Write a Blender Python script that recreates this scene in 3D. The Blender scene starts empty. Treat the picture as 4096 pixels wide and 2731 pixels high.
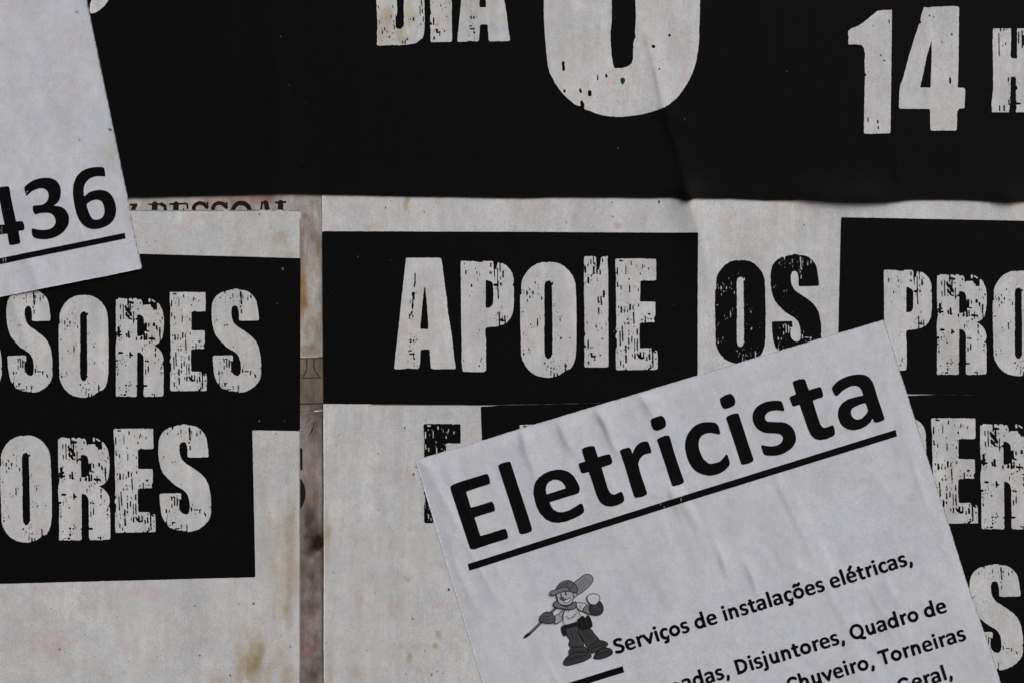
import bpy, math
import numpy as np
from mathutils import Vector

# ------------------------------------------------------------------ camera, sky, sun, exposure
scene = bpy.context.scene
S = 0.107e-3            # metres per photograph pixel (an A4 flyer is 1961 px wide)
CX, CY, ZC = 2048.0, 1365.5, 1.5
cam_d = bpy.data.cameras.new('camera')
cam_d.lens = 50.0
cam_d.sensor_width = 36.0
cam_d.clip_start = 0.01
cam_d.clip_end = 100.0
cam = bpy.data.objects.new('camera', cam_d)
scene.collection.objects.link(cam)
cam.location = (0.0, -(4096 * S * 50.0 / 36.0 + 0.0015), ZC)
cam.rotation_euler = (math.radians(90), 0, 0)
scene.camera = cam

SUN_DIR = Vector((0.56, -0.56, 0.61)).normalized()      # towards the sun: upper right, in front of the wall
world = bpy.data.worlds.new('World')
scene.world = world
world.use_nodes = True
wn = world.node_tree
bg = wn.nodes['Background']
sky = wn.nodes.new('ShaderNodeTexSky')
sky.sky_type = 'NISHITA'
sky.sun_disc = False
sky.sun_elevation = math.asin(SUN_DIR.z)
sky.sun_rotation = math.atan2(SUN_DIR.x, SUN_DIR.y)
sky.air_density = 0.6
sky.dust_density = 3.0
sky.ozone_density = 0.6
wn.links.new(sky.outputs['Color'], bg.inputs['Color'])
bg.inputs['Strength'].default_value = 0.07
sun_d = bpy.data.lights.new('sun', 'SUN')
sun_d.energy = 1.3
sun_d.angle = math.radians(40)
sun_d.color = (0.98, 0.99, 1.0)
sun = bpy.data.objects.new('sun', sun_d)
scene.collection.objects.link(sun)
sun.location = SUN_DIR * 3 + Vector((0, 0, ZC))
sun.rotation_euler = SUN_DIR.to_track_quat('Z', 'Y').to_euler()
scene.view_settings.view_transform = 'Standard'
scene.view_settings.look = 'None'
scene.view_settings.gamma = 1.0
scene.view_settings.use_curve_mapping = False
scene.view_settings.exposure = 0.52
scene.cycles.max_bounces = 6

# ------------------------------------------------------------------ helpers: noise, distance fields, meshes
def _h(ix, iy, seed):
    n = (ix.astype(np.int64) * 374761393 + iy.astype(np.int64) * 668265263 + seed * 1442695041) & 0xffffffff
    n = ((n ^ (n >> 13)) * 1274126177) & 0xffffffff
    n = ((n ^ (n >> 16)) * 2246822519) & 0xffffffff
    return ((n ^ (n >> 15)) & 0xffffffff) / 4294967296.0

def vn(x, y, seed=0):
    """smooth value noise, 0..1, one lattice cell per unit"""
    ix, iy = np.floor(x), np.floor(y)
    fx, fy = x - ix, y - iy
    fx = fx * fx * fx * (fx * (fx * 6 - 15) + 10)
    fy = fy * fy * fy * (fy * (fy * 6 - 15) + 10)
    a, b = _h(ix, iy, seed), _h(ix + 1, iy, seed)
    c, d = _h(ix, iy + 1, seed), _h(ix + 1, iy + 1, seed)
    return (a * (1 - fx) + b * fx) * (1 - fy) + (c * (1 - fx) + d * fx) * fy

def fbm(x, y, seed=0, octv=4):
    s = np.zeros_like(x, dtype=float); a = 0.5; t = 0
    for o in range(octv):
        s += a * vn(x * 2 ** o + 17.3 * o, y * 2 ** o - 9.1 * o, seed + o); t += a; a *= 0.5
    return s / t

def smooth(e0, e1, v):
    t = np.clip((v - e0) / (e1 - e0), 0, 1)
    return t * t * (3 - 2 * t)

def sd_poly(P, x, y):
    """signed distance to a closed polygon, negative inside"""
    P = np.asarray(P, float)
    d = np.full(x.shape, 1e18)
    ins = np.zeros(x.shape, bool)
    n = len(P)
    for i in range(n):
        ax, ay = P[i]; bx, by = P[(i + 1) % n]
        ex, ey = bx - ax, by - ay
        L = ex * ex + ey * ey
        if L < 1e-12:
            continue
        t = np.clip(((x - ax) * ex + (y - ay) * ey) / L, 0, 1)
        d = np.minimum(d, (x - ax - t * ex) ** 2 + (y - ay - t * ey) ** 2)
        if ay != by:
            cond = (ay > y) != (by > y)
            ins ^= cond & (x < ax + (y - ay) * ex / ey)
    d = np.sqrt(d)
    return np.where(ins, -d, d)

def sd_caps(C, x, y):
    """union of capsules (x0, y0, x1, y1, r)"""
    d = np.full(x.shape, 1e9)
    for ax, ay, bx, by, r in C:
        ex, ey = bx - ax, by - ay
        L = ex * ex + ey * ey + 1e-9
        t = np.clip(((x - ax) * ex + (y - ay) * ey) / L, 0, 1)
        d = np.minimum(d, np.sqrt((x - ax - t * ex) ** 2 + (y - ay - t * ey) ** 2) - r)
    return d

def sd_bars(Bs, x, y):
    """straight strokes with square, slightly softened ends"""
    d = np.full(x.shape, 1e9)
    for ax, ay, bx, by, r in Bs:
        L = math.hypot(bx - ax, by - ay) + 1e-9
        ux, uy = (bx - ax) / L, (by - ay) / L
        mx, my = (ax + bx) / 2, (ay + by) / 2
        u = np.abs((x - mx) * ux + (y - my) * uy) - (L / 2 + r * 0.70)
        v = np.abs(-(x - mx) * uy + (y - my) * ux) - r * 0.70
        d = np.minimum(d, np.hypot(np.maximum(u, 0), np.maximum(v, 0)) + np.minimum(np.maximum(u, v), 0) - r * 0.30)
    return d

def sd_flecks(C, x, y):
    """capsules with irregular, tapering width, only evaluated near each one"""
    d = np.full(x.shape, 1e9)
    xs, ys = x[0, :], y[:, 0]
    for k, (ax, ay, bx, by, r) in enumerate(C):
        m = r + 12
        i0, i1 = np.searchsorted(xs, min(ax, bx) - m), np.searchsorted(xs, max(ax, bx) + m)
        j0, j1 = np.searchsorted(ys, min(ay, by) - m), np.searchsorted(ys, max(ay, by) + m)
        if i1 <= i0 or j1 <= j0:
            continue
        X, Y = x[j0:j1, i0:i1], y[j0:j1, i0:i1]
        ex, ey = bx - ax, by - ay
        L = ex * ex + ey * ey + 1e-9
        t = np.clip(((X - ax) * ex + (Y - ay) * ey) / L, 0, 1)
        rr = r * (0.78 + 0.5 * vn(X / 9.0 + k * 3.7, Y / 9.0, 91))
        d[j0:j1, i0:i1] = np.minimum(d[j0:j1, i0:i1], np.sqrt((X - ax - t * ex) ** 2 + (Y - ay - t * ey) ** 2) - rr)
    return d

def catmull(P, n=4):
    """closed smooth curve through the points"""
    P = np.asarray(P, float)
    out = []
    N = len(P)
    for i in range(N):
        p0, p1, p2, p3 = P[i - 1], P[i], P[(i + 1) % N], P[(i + 2) % N]
        for t in np.linspace(0, 1, n, endpoint=False):
            out.append(0.5 * (2 * p1 + (p2 - p0) * t + (2 * p0 - 5 * p1 + 4 * p2 - p3) * t * t + (3 * p1 - p0 - 3 * p2 + p3) * t ** 3))
    return np.array(out)

def region(sdf, box, cell):
    """fill {sdf < 0} with grid cells cut along the zero line; returns points, quads, cut polygons, border segments"""
    x0, y0, x1, y1 = box
    nx, ny = int(math.ceil((x1 - x0) / cell)) + 1, int(math.ceil((y1 - y0) / cell)) + 1
    xs, ys = x0 + np.arange(nx) * cell, y0 + np.arange(ny) * cell
    X, Y = np.meshgrid(xs, ys)
    F = sdf(X, Y)
    I = F < 0
    c = [I[:-1, :-1], I[:-1, 1:], I[1:, 1:], I[1:, :-1]]
    cnt = c[0].astype(int) + c[1] + c[2] + c[3]
    vid = np.full((ny, nx), -1, int)
    used = np.zeros((ny, nx), bool)
    any_ = cnt > 0
    for dj in (0, 1):
        for di in (0, 1):
            used[dj:ny - 1 + dj, di:nx - 1 + di] |= any_
    used &= I
    n0 = int(used.sum())
    vid[used] = np.arange(n0)
    pts = [np.stack([X[used], Y[used]], 1)]
    jf, if_ = np.nonzero(cnt == 4)
    quads = np.stack([vid[jf, if_], vid[jf + 1, if_], vid[jf + 1, if_ + 1], vid[jf, if_ + 1]], 1)
    extra, edge, polys, segs = [], {}, [], []
    jp, ip = np.nonzero((cnt > 0) & (cnt < 4))
    off = ((0, 0), (0, 1), (1, 1), (1, 0))
    for j, i in zip(jp.tolist(), ip.tolist()):
        poly, kinds = [], []
        for k in range(4):
            a = (j + off[k][0], i + off[k][1]); b = (j + off[(k + 1) % 4][0], i + off[(k + 1) % 4][1])
            ia, ib = I[a], I[b]
            if ia:
                poly.append(int(vid[a])); kinds.append(0)
            if ia != ib:
                key = (a, b) if a < b else (b, a)
                v = edge.get(key)
                if v is None:
                    p, q = key
                    t = F[p] / (F[p] - F[q])
                    extra.append((X[p] + t * (X[q] - X[p]), Y[p] + t * (Y[q] - Y[p])))
                    v = n0 + len(extra) - 1
                    edge[key] = v
                poly.append(v); kinds.append(1 if ia else 2)
        for k in range(len(poly)):
            if kinds[k] == 1 and kinds[(k + 1) % len(poly)] == 2:
                segs.append((poly[k], poly[(k + 1) % len(poly)]))
        if len(poly) >= 3:
            polys.append(poly[::-1])
    if extra:
        pts.append(np.array(extra))
    return np.concatenate(pts), quads, polys, segs

ORIGIN = {}
def put(name, pts, hgt, quads, polys, segs, mats, parent=None, tone=None, skirt=0.0, base=False, rim=0.5):
    """one mesh object from photograph-plane points (px) and heights above the wall (mm)"""
    W = np.empty((len(pts), 3))
    W[:, 0] = (pts[:, 0] - CX) * S
    W[:, 1] = -hgt * 1e-3
    W[:, 2] = ZC - (pts[:, 1] - CY) * S
    if skirt > 0 and segs:
        ids = sorted({v for s in segs for v in s})
        mp = {v: len(W) + k for k, v in enumerate(ids)}
        B = W[ids].copy(); B[:, 1] += skirt * 1e-3
        W = np.concatenate([W, B])
        if tone is not None:
            tone = np.concatenate([tone, np.ones((len(ids), 3)) * rim])
        polys = polys + [[a, b, mp[b], mp[a]][::-1] for a, b in segs]
    o0 = np.array([(W[:, 0].min() + W[:, 0].max()) / 2, 0.0, W[:, 2].min()]) if base else W.mean(0)
    W = W - o0
    me = bpy.data.meshes.new(name)
    me.vertices.add(len(W)); me.vertices.foreach_set('co', W.ravel().astype(np.float32))
    flat = list(quads.ravel()) if len(quads) else []
    sizes = [4] * len(quads) + [len(p) for p in polys]
    loops = np.concatenate([np.asarray(flat, np.int32), np.fromiter((v for p in polys for v in p), np.int32)])
    me.loops.add(len(loops)); me.loops.foreach_set('vertex_index', loops)
    starts = np.concatenate([[0], np.cumsum(sizes)[:-1]]).astype(np.int32)
    me.polygons.add(len(sizes)); me.polygons.foreach_set('loop_start', starts)
    me.polygons.foreach_set('use_smooth', np.ones(len(sizes), bool))
    me.update(calc_edges=True)
    if tone is not None:
        a = me.attributes.new('tone', 'FLOAT_COLOR', 'POINT')
        a.data.foreach_set('color', np.concatenate([tone, np.ones((len(tone), 1))], 1).ravel().astype(np.float32))
    for m in (mats if isinstance(mats, (list, tuple)) else [mats]):
        me.materials.append(m)
    o = bpy.data.objects.new(name, me)
    scene.collection.objects.link(o)
    ORIGIN[o] = o0
    if parent is not None:
        o.parent = parent
        o.location = o0 - ORIGIN[parent]
    else:
        o.location = o0
    return o

def tag(o, label, cat, group=None):
    o['label'] = label; o['category'] = cat
    if group: o['group'] = group

# ------------------------------------------------------------------ materials
def base_mat(name, rough, spec):
    m = bpy.data.materials.new(name); m.use_nodes = True
    nt = m.node_tree
    p = nt.nodes['Principled BSDF']
    p.inputs['Roughness'].default_value = rough
    p.inputs['Specular IOR Level'].default_value = spec
    return m, nt, p

def grain(nt, p, colour, amt, fine=3000.0, coarse=900.0, bump=0.12):
    """paper fibre: fine and coarse mottling of a colour, and a slight tooth"""
    N, L = nt.nodes.new, nt.links.new
    geo = N('ShaderNodeNewGeometry')
    n1 = N('ShaderNodeTexNoise'); n1.inputs['Scale'].default_value = fine; n1.inputs['Detail'].default_value = 2
    n2 = N('ShaderNodeTexNoise'); n2.inputs['Scale'].default_value = coarse; n2.inputs['Detail'].default_value = 3
    for n in (n1, n2): L(geo.outputs['Position'], n.inputs['Vector'])
    s = N('ShaderNodeMath'); s.operation = 'MULTIPLY_ADD'; s.inputs[1].default_value = 0.75
    L(n1.outputs['Fac'], s.inputs[0])
    s2 = N('ShaderNodeMath'); s2.operation = 'MULTIPLY'; s2.inputs[1].default_value = 0.25
    L(n2.outputs['Fac'], s2.inputs[0]); L(s2.outputs[0], s.inputs[2])
    mr = N('ShaderNodeMapRange')
    mr.inputs['From Min'].default_value = 0.25; mr.inputs['From Max'].default_value = 0.75
    mr.inputs['To Min'].default_value = 1 - amt; mr.inputs['To Max'].default_value = 1 + amt
    L(s.outputs[0], mr.inputs['Value'])
    mx = N('ShaderNodeVectorMath'); mx.operation = 'SCALE'
    if isinstance(colour, tuple): mx.inputs[0].default_value = colour
    else: L(colour, mx.inputs[0])
    L(mr.outputs[0], mx.inputs['Scale'])
    L(mx.outputs['Vector'], p.inputs['Base Color'])
    if bump:
        b = N('ShaderNodeBump'); b.inputs['Strength'].default_value = bump; b.inputs['Distance'].default_value = 0.0001
        L(n2.outputs['Fac'], b.inputs['Height']); L(b.outputs['Normal'], p.inputs['Normal'])

def paper_mat(name, amt=0.26, streak=0.05, smudge=0.05):
    m, nt, p = base_mat(name, 0.85, 0.12)
    at = nt.nodes.new('ShaderNodeAttribute'); at.attribute_name = 'tone'
    N, L = nt.nodes.new, nt.links.new
    geo = N('ShaderNodeNewGeometry')
    last = at.outputs['Color']
    for scl, det, am in (((1900, 1900, 150), 3, streak), ((330, 330, 240), 5, smudge)):
        mp = N('ShaderNodeMapping'); mp.inputs['Scale'].default_value = scl
        L(geo.outputs['Position'], mp.inputs['Vector'])
        n = N('ShaderNodeTexNoise'); n.inputs['Scale'].default_value = 1.0; n.inputs['Detail'].default_value = det; n.inputs['Roughness'].default_value = 0.6
        L(mp.outputs['Vector'], n.inputs['Vector'])
        mr = N('ShaderNodeMapRange')
        mr.inputs['From Min'].default_value = 0.28; mr.inputs['From Max'].default_value = 0.72
        mr.inputs['To Min'].default_value = 1 - am; mr.inputs['To Max'].default_value = 1 + am
        L(n.outputs['Fac'], mr.inputs['Value'])
        sc = N('ShaderNodeVectorMath'); sc.operation = 'SCALE'
        L(last, sc.inputs[0]); L(mr.outputs[0], sc.inputs['Scale'])
        last = sc.outputs['Vector']
    grain(nt, p, last, amt)
    return m

def ink_mat(name, c, spec=0.04, amt=0.35, rough=0.6):
    m, nt, p = base_mat(name, rough, spec)
    grain(nt, p, c, amt, bump=0.08)
    return m

PAPER = paper_mat('poster_paper')
OLDPAPER = paper_mat('old_paper', 0.3, 0.12, 0.2)
BOND = paper_mat('flyer_paper', 0.20, 0.015, 0.03)
INK = ink_mat('black_poster_ink', (0.0042, 0.0042, 0.0042), amt=0.8)
TONER = ink_mat('black_toner', (0.0046, 0.0046, 0.0048), amt=0.9)
FADED = ink_mat('faded_ink', (0.016, 0.015, 0.012))
PENCIL = ink_mat('faded_line', (0.050, 0.043, 0.032))
GREEN = ink_mat('green_spot', (0.015, 0.05, 0.012))
SPECK = ink_mat('dirt_speck', (0.10, 0.095, 0.088))
DUST = ink_mat('pale_dust', (0.12, 0.12, 0.11))
GREY = {}
def grey(v):
    if v not in GREY: GREY[v] = ink_mat('grey_toner', (v, v, v * 1.04), amt=0.22)
    return GREY[v]

# ------------------------------------------------------------------ relief of the pasted layers (mm)
def along(P, x, y):
    """distance to an open polyline, signed side, and position 0..1 along it"""
    P = np.asarray(P, float)
    best = np.full(x.shape, 1e9); side = np.zeros(x.shape); pos = np.zeros(x.shape)
    for i in range(len(P) - 1):
        ax, ay = P[i]; bx, by = P[i + 1]
        ex, ey = bx - ax, by - ay
        L = ex * ex + ey * ey
        t = np.clip(((x - ax) * ex + (y - ay) * ey) / L, 0, 1)
        dx, dy = x - ax - t * ex, y - ay - t * ey
        d = np.hypot(dx, dy)
        m = d < best
        best = np.where(m, d, best)
        side = np.where(m, np.sign(dx * ey - dy * ex), side)
        pos = np.where(m, (i + t) / (len(P) - 1), pos)
    return best, side, pos

def crease(P, x, y, amp, wl, wr, grow=None):
    """a pinched fold in the paper: steep on one side, long on the other"""
    d, s, p = along(P, x, y)
    w = np.where(s > 0, wr, wl)
    a = amp if grow is None else amp * np.interp(p, grow[0], grow[1])
    return a * np.exp(-(d / w) ** 1.5)

def wall_relief(x, y):
    """common unevenness that every pasted sheet follows"""
    return 0.9 * fbm(x / 900.0, y / 1300.0, 3, 2) + 0.10 * fbm(x / 70.0, y / 420.0, 5, 2)

TOPC = [(2560, 40), (2592, 180), (2625, 300), (2655, 450), (2705, 600), (2735, 740), (2748, 830)]
URC = [(2752, 780), (2775, 880), (2810, 990), (2840, 1130), (2850, 1280)]
def h_old2(x, y): return wall_relief(x, y) + 0.30 + 0.30 * fbm(x / 60.0, y / 140.0, 21, 3)
def h_old1(x, y): return wall_relief(x, y) + 0.55 + 0.12 * fbm(x / 90.0, y / 200.0, 22, 3)
def h_tape(x, y): return wall_relief(x, y) + 0.74
def h_left(x, y):
    h = wall_relief(x, y) + 0.86 + 0.10 * fbm(x / 160.0, y / 160.0, 23, 3)
    h += crease([(20, 1110), (52, 1200), (95, 1330), (130, 1460)], x, y, 0.55, 30, 55, ((0, .2, .8, 1), (.8, 1, .6, 0)))
    h += crease([(-900, 1447), (1210, 1449)], x, y, 0.05, 14, 14)
    return h
def h_ur(x, y):
    h = wall_relief(x, y) + 0.86 + 0.16 * fbm(x / 110.0, y / 260.0, 24, 3)
    h += crease(URC, x, y, 2.2, 60, 60, ((0, .3, .7, 1), (1, .8, .35, 0)))
    h += crease([(1290, 1447), (2790, 1455)], x, y, 0.04, 14, 14)
    return h
def h_lr(x, y): return h_ur(x, y) + 0.22 + 0.12 * fbm(x / 130.0, y / 200.0, 25, 3)
BOT = [(-900, 812), (516, 791), (770, 785), (1024, 779.7), (1133, 776.6), (1285, 779.7), (1590, 785), (2048, 792), (2300, 790.5), (2483, 790.6), (2690, 791),
       (2716, 797), (2728, 804), (2745, 808), (2762, 803), (2778, 794), (2919, 795), (3072, 803), (3203, 799), (3333, 808), (3464, 812),
       (3560, 809), (3600, 805), (3638, 800.6), (3780, 799), (3900, 800.6), (3987, 807), (4030, 811), (4096, 805), (4300, 806), (4700, 800)]
def h_top(x, y):
    h = h_ur(x, y) + 0.32 + 0.10 * fbm(x / 140.0, y / 300.0, 26, 3)
    h += crease(TOPC, x, y, 0.62, 15, 60, ((0, .15, .4, .8, 1), (0, .35, .9, .9, 1.5)))
    h += crease([(1085, 120), (1110, 420), (1095, 780)], x, y, 0.5, 60, 60)
    h += crease([(2655, 450), (2760, 520), (2900, 640)], x, y, 0.25, 14, 40, ((0, .3, 1), (1, .8, 0)))
    h += crease([(2700, 590), (2640, 700), (2600, 790)], x, y, 0.22, 14, 30, ((0, .5, 1), (1, .8, .3)))
    h += crease([(3560, 560), (3590, 680), (3600, 800)], x, y, 0.35, 16, 50, ((0, .5, 1), (0, .7, 1)))
    up = np.clip((808 - y) / 75.0, 0, 2)
    e = np.exp(-up ** 2)
    h += e * (1.7 * np.exp(-((x - 3380) / 190.0) ** 4) + 1.3 * np.exp(-((x - 4030) / 70.0) ** 2) + 0.30)
    return h

def rot_uv(x, y, ang):
    c, s = math.cos(ang), math.sin(ang)
    return x * c + y * s, -x * s + y * c

FLY = [(1662, 1838.6), (2048, 1723), (2791, 1499), (3286, 1351), (3533.7, 1279), (3599, 1481), (3658, 1666), (3795, 2094), (3873.5, 2344), (3986.7, 2675), (4378, 3923), (2466, 4495)]
def h_fly(x, y):
    u, v = rot_uv(x, y, math.radians(-27))        # v runs along the paste wrinkles
    n = fbm(u / 105.0, v / 430.0, 31, 3)
    ridg = 1 - np.abs(2 * fbm(u / 150.0 + 3.1, v / 520.0, 37, 2) - 1)
    fade = 0.55 + 0.9 * smooth(3700, 2300, x) * smooth(2750, 1750, y)
    own = fade * (0.42 * n + 0.30 * np.clip(ridg - 0.72, 0, 1) / 0.28 * smooth(0.45, 0.7, vn(u / 260., v / 300., 40)))
    own += crease([(2085, 1712), (2100, 1790), (2135, 1880), (2150, 1990)], x, y, 0.95, 16, 60, ((0, .3, 1), (1, .8, 0)))
    own += crease([(2378, 1624), (2420, 1700), (2455, 1790), (2500, 1850)], x, y, 0.75, 13, 44, ((0, .3, 1), (.9, 1, 0)))
    own += crease([(2555, 1568), (2600, 1640), (2680, 1760)], x, y, 0.8, 13, 50, ((0, .3, 1), (1, .7, 0)))
    own += crease([(2840, 2130), (2890, 2240), (2915, 2330)], x, y, 0.55, 15, 40, ((0, .5, 1), (0, 1, 0)))
    own += crease([(2660, 1900), (2690, 1990), (2740, 2100)], x, y, 0.5, 14, 46, ((0, .5, 1), (0, 1, 0)))
    own += crease([(2230, 1680), (2260, 1760), (2310, 1840)], x, y, 0.55, 14, 40, ((0, .4, 1), (1, .9, 0)))
    own += crease([(2960, 2210), (3005, 2300), (3045, 2420)], x, y, 0.6, 15, 46, ((0, .5, 1), (0, 1, 0)))
    d = np.maximum(-sd_poly(FLY, x, y), 0)
    own += 0.10 * np.exp(-(d / 20.0))
    return h_lr(x, y) + 0.13 + own * smooth(0, 70, d + 12)

NUM = [(349.8, 0), (490.5, 683), (570.6, 1075), (0, 1189), (-1352, 1459), (-1911, -1260), (12, -1644)]
def h_num(x, y):
    u, v = rot_uv(x, y, math.radians(-18))
    own = 0.75 * fbm(u / 150.0, v / 420.0, 51, 3)
    own += crease([(118, 1040), (150, 1110), (165, 1165)], x, y, 0.5, 26, 40)
    own += 0.15 * np.exp(-np.maximum(-sd_poly(NUM, x, y), 0) / 22.0)
    return np.maximum(h_top(x, y), h_left(x, y) + 0.2) + 0.14 + own

# ------------------------------------------------------------------ colour of the papers (stains, dirt and age; linear)
def stain(c, x, y, blobs, seed):
    """blobs: x, y, rx, ry, multiplied colour, strength"""
    for k, (bx, by, rx, ry, col, st) in enumerate(blobs):
        dx, dy = (x - bx) / rx, (y - by) / ry
        near = np.abs(dx) < 2.4
        r = np.sqrt(dx * dx + dy * dy) + 0.9 * (fbm(x / (0.45 * rx + 6) + k * 5.1, y / (0.45 * ry + 6), seed + k, 3) - 0.5)
        a = st * smooth(1.05, 0.25, r) * near
        a = a * (0.55 + 0.9 * fbm(x / 22.0, y / 30.0, seed + 50 + k, 2))
        a = np.clip(a, 0, 1)[..., None]
        c = c * (1 - a) + c * np.array(col) * a
    return c

TAN, PINK, DARK, OCH = (0.80, 0.69, 0.52), (1.0, 0.82, 0.85), (0.42, 0.38, 0.36), (0.66, 0.52, 0.31)
def paper_tone(base, seed, pink=0.5, mott=0.10, streak=0.07, warm=0.3):
    base = np.array(base)
    def f(x, y):
        c = np.ones(x.shape + (3,)) * base
        g = 1 + mott * (fbm(x / 130.0, y / 170.0, seed, 4) - 0.5) * 2
        g *= 1 + streak * (fbm(x / 34.0, y / 400.0, seed + 7, 3) - 0.5) * 2
        g *= 1 + 0.06 * (fbm(x / 26.0, y / 26.0, seed + 9, 3) - 0.5) * 2
        c *= g[..., None]
        p = pink * smooth(0.56, 0.70, fbm(x / 75.0, y / 55.0, seed + 11, 4))
        c = c * (1 - p[..., None]) + c * np.array((1.0, 0.86, 0.88)) * p[..., None]
        w = warm * smooth(0.54, 0.75, fbm(x / 210.0, y / 260.0, seed + 13, 4))
        c = c * (1 - w[..., None]) + c * np.array((0.98, 0.95, 0.84)) * w[..., None]
        b = 0.5 * smooth(0.56, 0.75, fbm(x / 160.0, y / 120.0, seed + 15, 4))
        c = c * (1 - b[..., None]) + c * np.array((0.93, 0.96, 1.0)) * b[..., None]
        return c
    return f

t_post = paper_tone((0.560, 0.565, 0.555), 61, 0.34, 0.12, 0.10)
t_post2 = paper_tone((0.585, 0.588, 0.582), 63, 0.24, 0.11, 0.10)
t_bond = paper_tone((0.590, 0.603, 0.637), 65, 0.16, 0.06, 0.03, 0.22)
LEFT_ST = [(1165, 2250, 36, 260, (.84, .75, .60), .75), (1150, 2700, 60, 60, (.82, .72, .56), .7), (1010, 2650, 70, 90, (.80, .66, .44), .55), (1075, 2080, 20, 40, (.86, .76, .56), .6), (1000, 2640, 90, 150, TAN, .75), (1040, 2600, 34, 90, OCH, .45), (1010, 2680, 50, 60, OCH, .35), (960, 2700, 26, 60, TAN, .5), (1075, 2690, 26, 90, TAN, .5), (1130, 2640, 40, 110, TAN, .4), (900, 2720, 90, 26, TAN, .4), (1035, 2570, 14, 30, (1.15, 1.18, 1.2), .6), (1155, 2450, 26, 110, (.82, .78, .70), .6), (1130, 2300, 60, 300, TAN, .45), (1160, 2090, 50, 130, TAN, .5), (1110, 2440, 40, 70, TAN, .4),
           (1120, 950, 45, 34, TAN, .5), (1150, 1020, 60, 16, TAN, .5), (780, 870, 34, 34, PINK, .9), (700, 910, 60, 14, PINK, .7), (190, 2560, 160, 60, PINK, .5),
           (1040, 1930, 60, 90, TAN, .25), (500, 2590, 70, 50, PINK, .5), (590, 2370, 110, 40, PINK, .45), (640, 2440, 60, 40, PINK, .3), (330, 2500, 40, 34, PINK, .4)]
def t_left(x, y): return stain(t_post(x, y), x, y, LEFT_ST, 200)
UR_ST = [(1627, 800, 16, 30, OCH, .8), (1622, 825, 14, 34, OCH, .55), (1500, 910, 60, 26, TAN, .35), (2475, 900, 24, 18, OCH, .35), (1690, 855, 34, 12, PINK, .5), (1330, 910, 40, 16, PINK, .5),
         (2560, 870, 60, 40, (0.88, 0.88, 0.84), .6), (1700, 1165, 40, 30, TAN, .25), (1722, 1150, 16, 18, OCH, .2), (2900, 880, 40, 14, PINK, .5)]
def t_ur(x, y): return stain(t_post2(x, y), x, y, UR_ST, 230)
LR_ST = [(1305, 2150, 20, 160, (.84, .76, .62), .7), (1310, 2690, 30, 80, (.86, .80, .68), .7), (1690, 2700, 60, 50, (.86, .84, .80), .6), (1636, 2627, 18, 26, OCH, .75), (1752, 2537, 15, 22, OCH, .8), (1744, 2582, 14, 18, OCH, .7), (1633, 2318, 12, 9, OCH, .7), (1580, 2410, 50, 40, PINK, .6), (1620, 1900, 70, 40, PINK, .45),
         (1640, 2580, 130, 12, PINK, .5), (1310, 2140, 28, 60, OCH, .4), (1440, 2400, 20, 70, PINK, .5), (1740, 2420, 34, 24, PINK, .5), (1480, 1740, 60, 24, PINK, .4),
         (1560, 1670, 60, 34, (0.86, 0.86, 0.86), .6), (1425, 2690, 18, 34, TAN, .4), (1770, 1660, 60, 26, (0.86, 0.85, 0.86), .5), (1790, 1990, 70, 50, PINK, .4)]
def t_lr(x, y): return stain(t_post(x, y), x, y, LR_ST, 260)
TOP_ST = [(1540, 100, 40, 110, TAN, .75), (1600, 120, 30, 60, TAN, .6), (1640, 60, 34, 60, TAN, .5), (1620, 160, 60, 16, TAN, .5), (1770, 90, 30, 34, PINK, .6), (1990, 120, 40, 30, (0.9, 0.86, 1.0), .8),
          (2440, 330, 40, 20, PINK, .7), (2740, 300, 34, 44, PINK, .6), (3540, 50, 20, 24, PINK, .6), (4060, 170, 16, 100, (0.85, 0.95, 0.7), .7), (2300, 100, 80, 80, (0.93, 0.97, 1.0), .5)]
def t_top(x, y): return stain(t_post2(x, y), x, y, TOP_ST, 290)
FLY_ST = [(3650, 2230, 50, 40, (1.0, 0.93, 0.85), .7), (2350, 2230, 60, 40, (1.0, .96, .88), .6), (3360, 1700, 90, 60, (1, .96, .9), .5), (2640, 2110, 60, 30, (1, .95, .88), .5), (3600, 1900, 26, 30, (.86, .85, .86), .6), (3640, 1990, 40, 26, (.86, .84, .84), .6)]
def t_fly(x, y): return stain(t_bond(x, y), x, y, FLY_ST, 320)
NUM_ST = [(440, 610, 40, 90, (.95, .9, .8), .8), (447, 522, 12, 8, DARK, .6), (310, 52, 8, 6, DARK, .5), (320, 560, 16, 12, (.8, .74, .66), .7), (40, 40, 40, 60, (1, .93, .94), .7), (300, 330, 40, 60, (1, .97, .88), .6), (250, 800, 30, 16, (.85, .85, .87), .5)]
def t_num(x, y): return stain(t_bond(x, y), x, y, NUM_ST, 340)
t_o1 = paper_tone((0.40, 0.38, 0.36), 67, 0.4, 0.30, 0.25, 0.6)
RED = (1.0, 0.68, 0.67)
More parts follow.
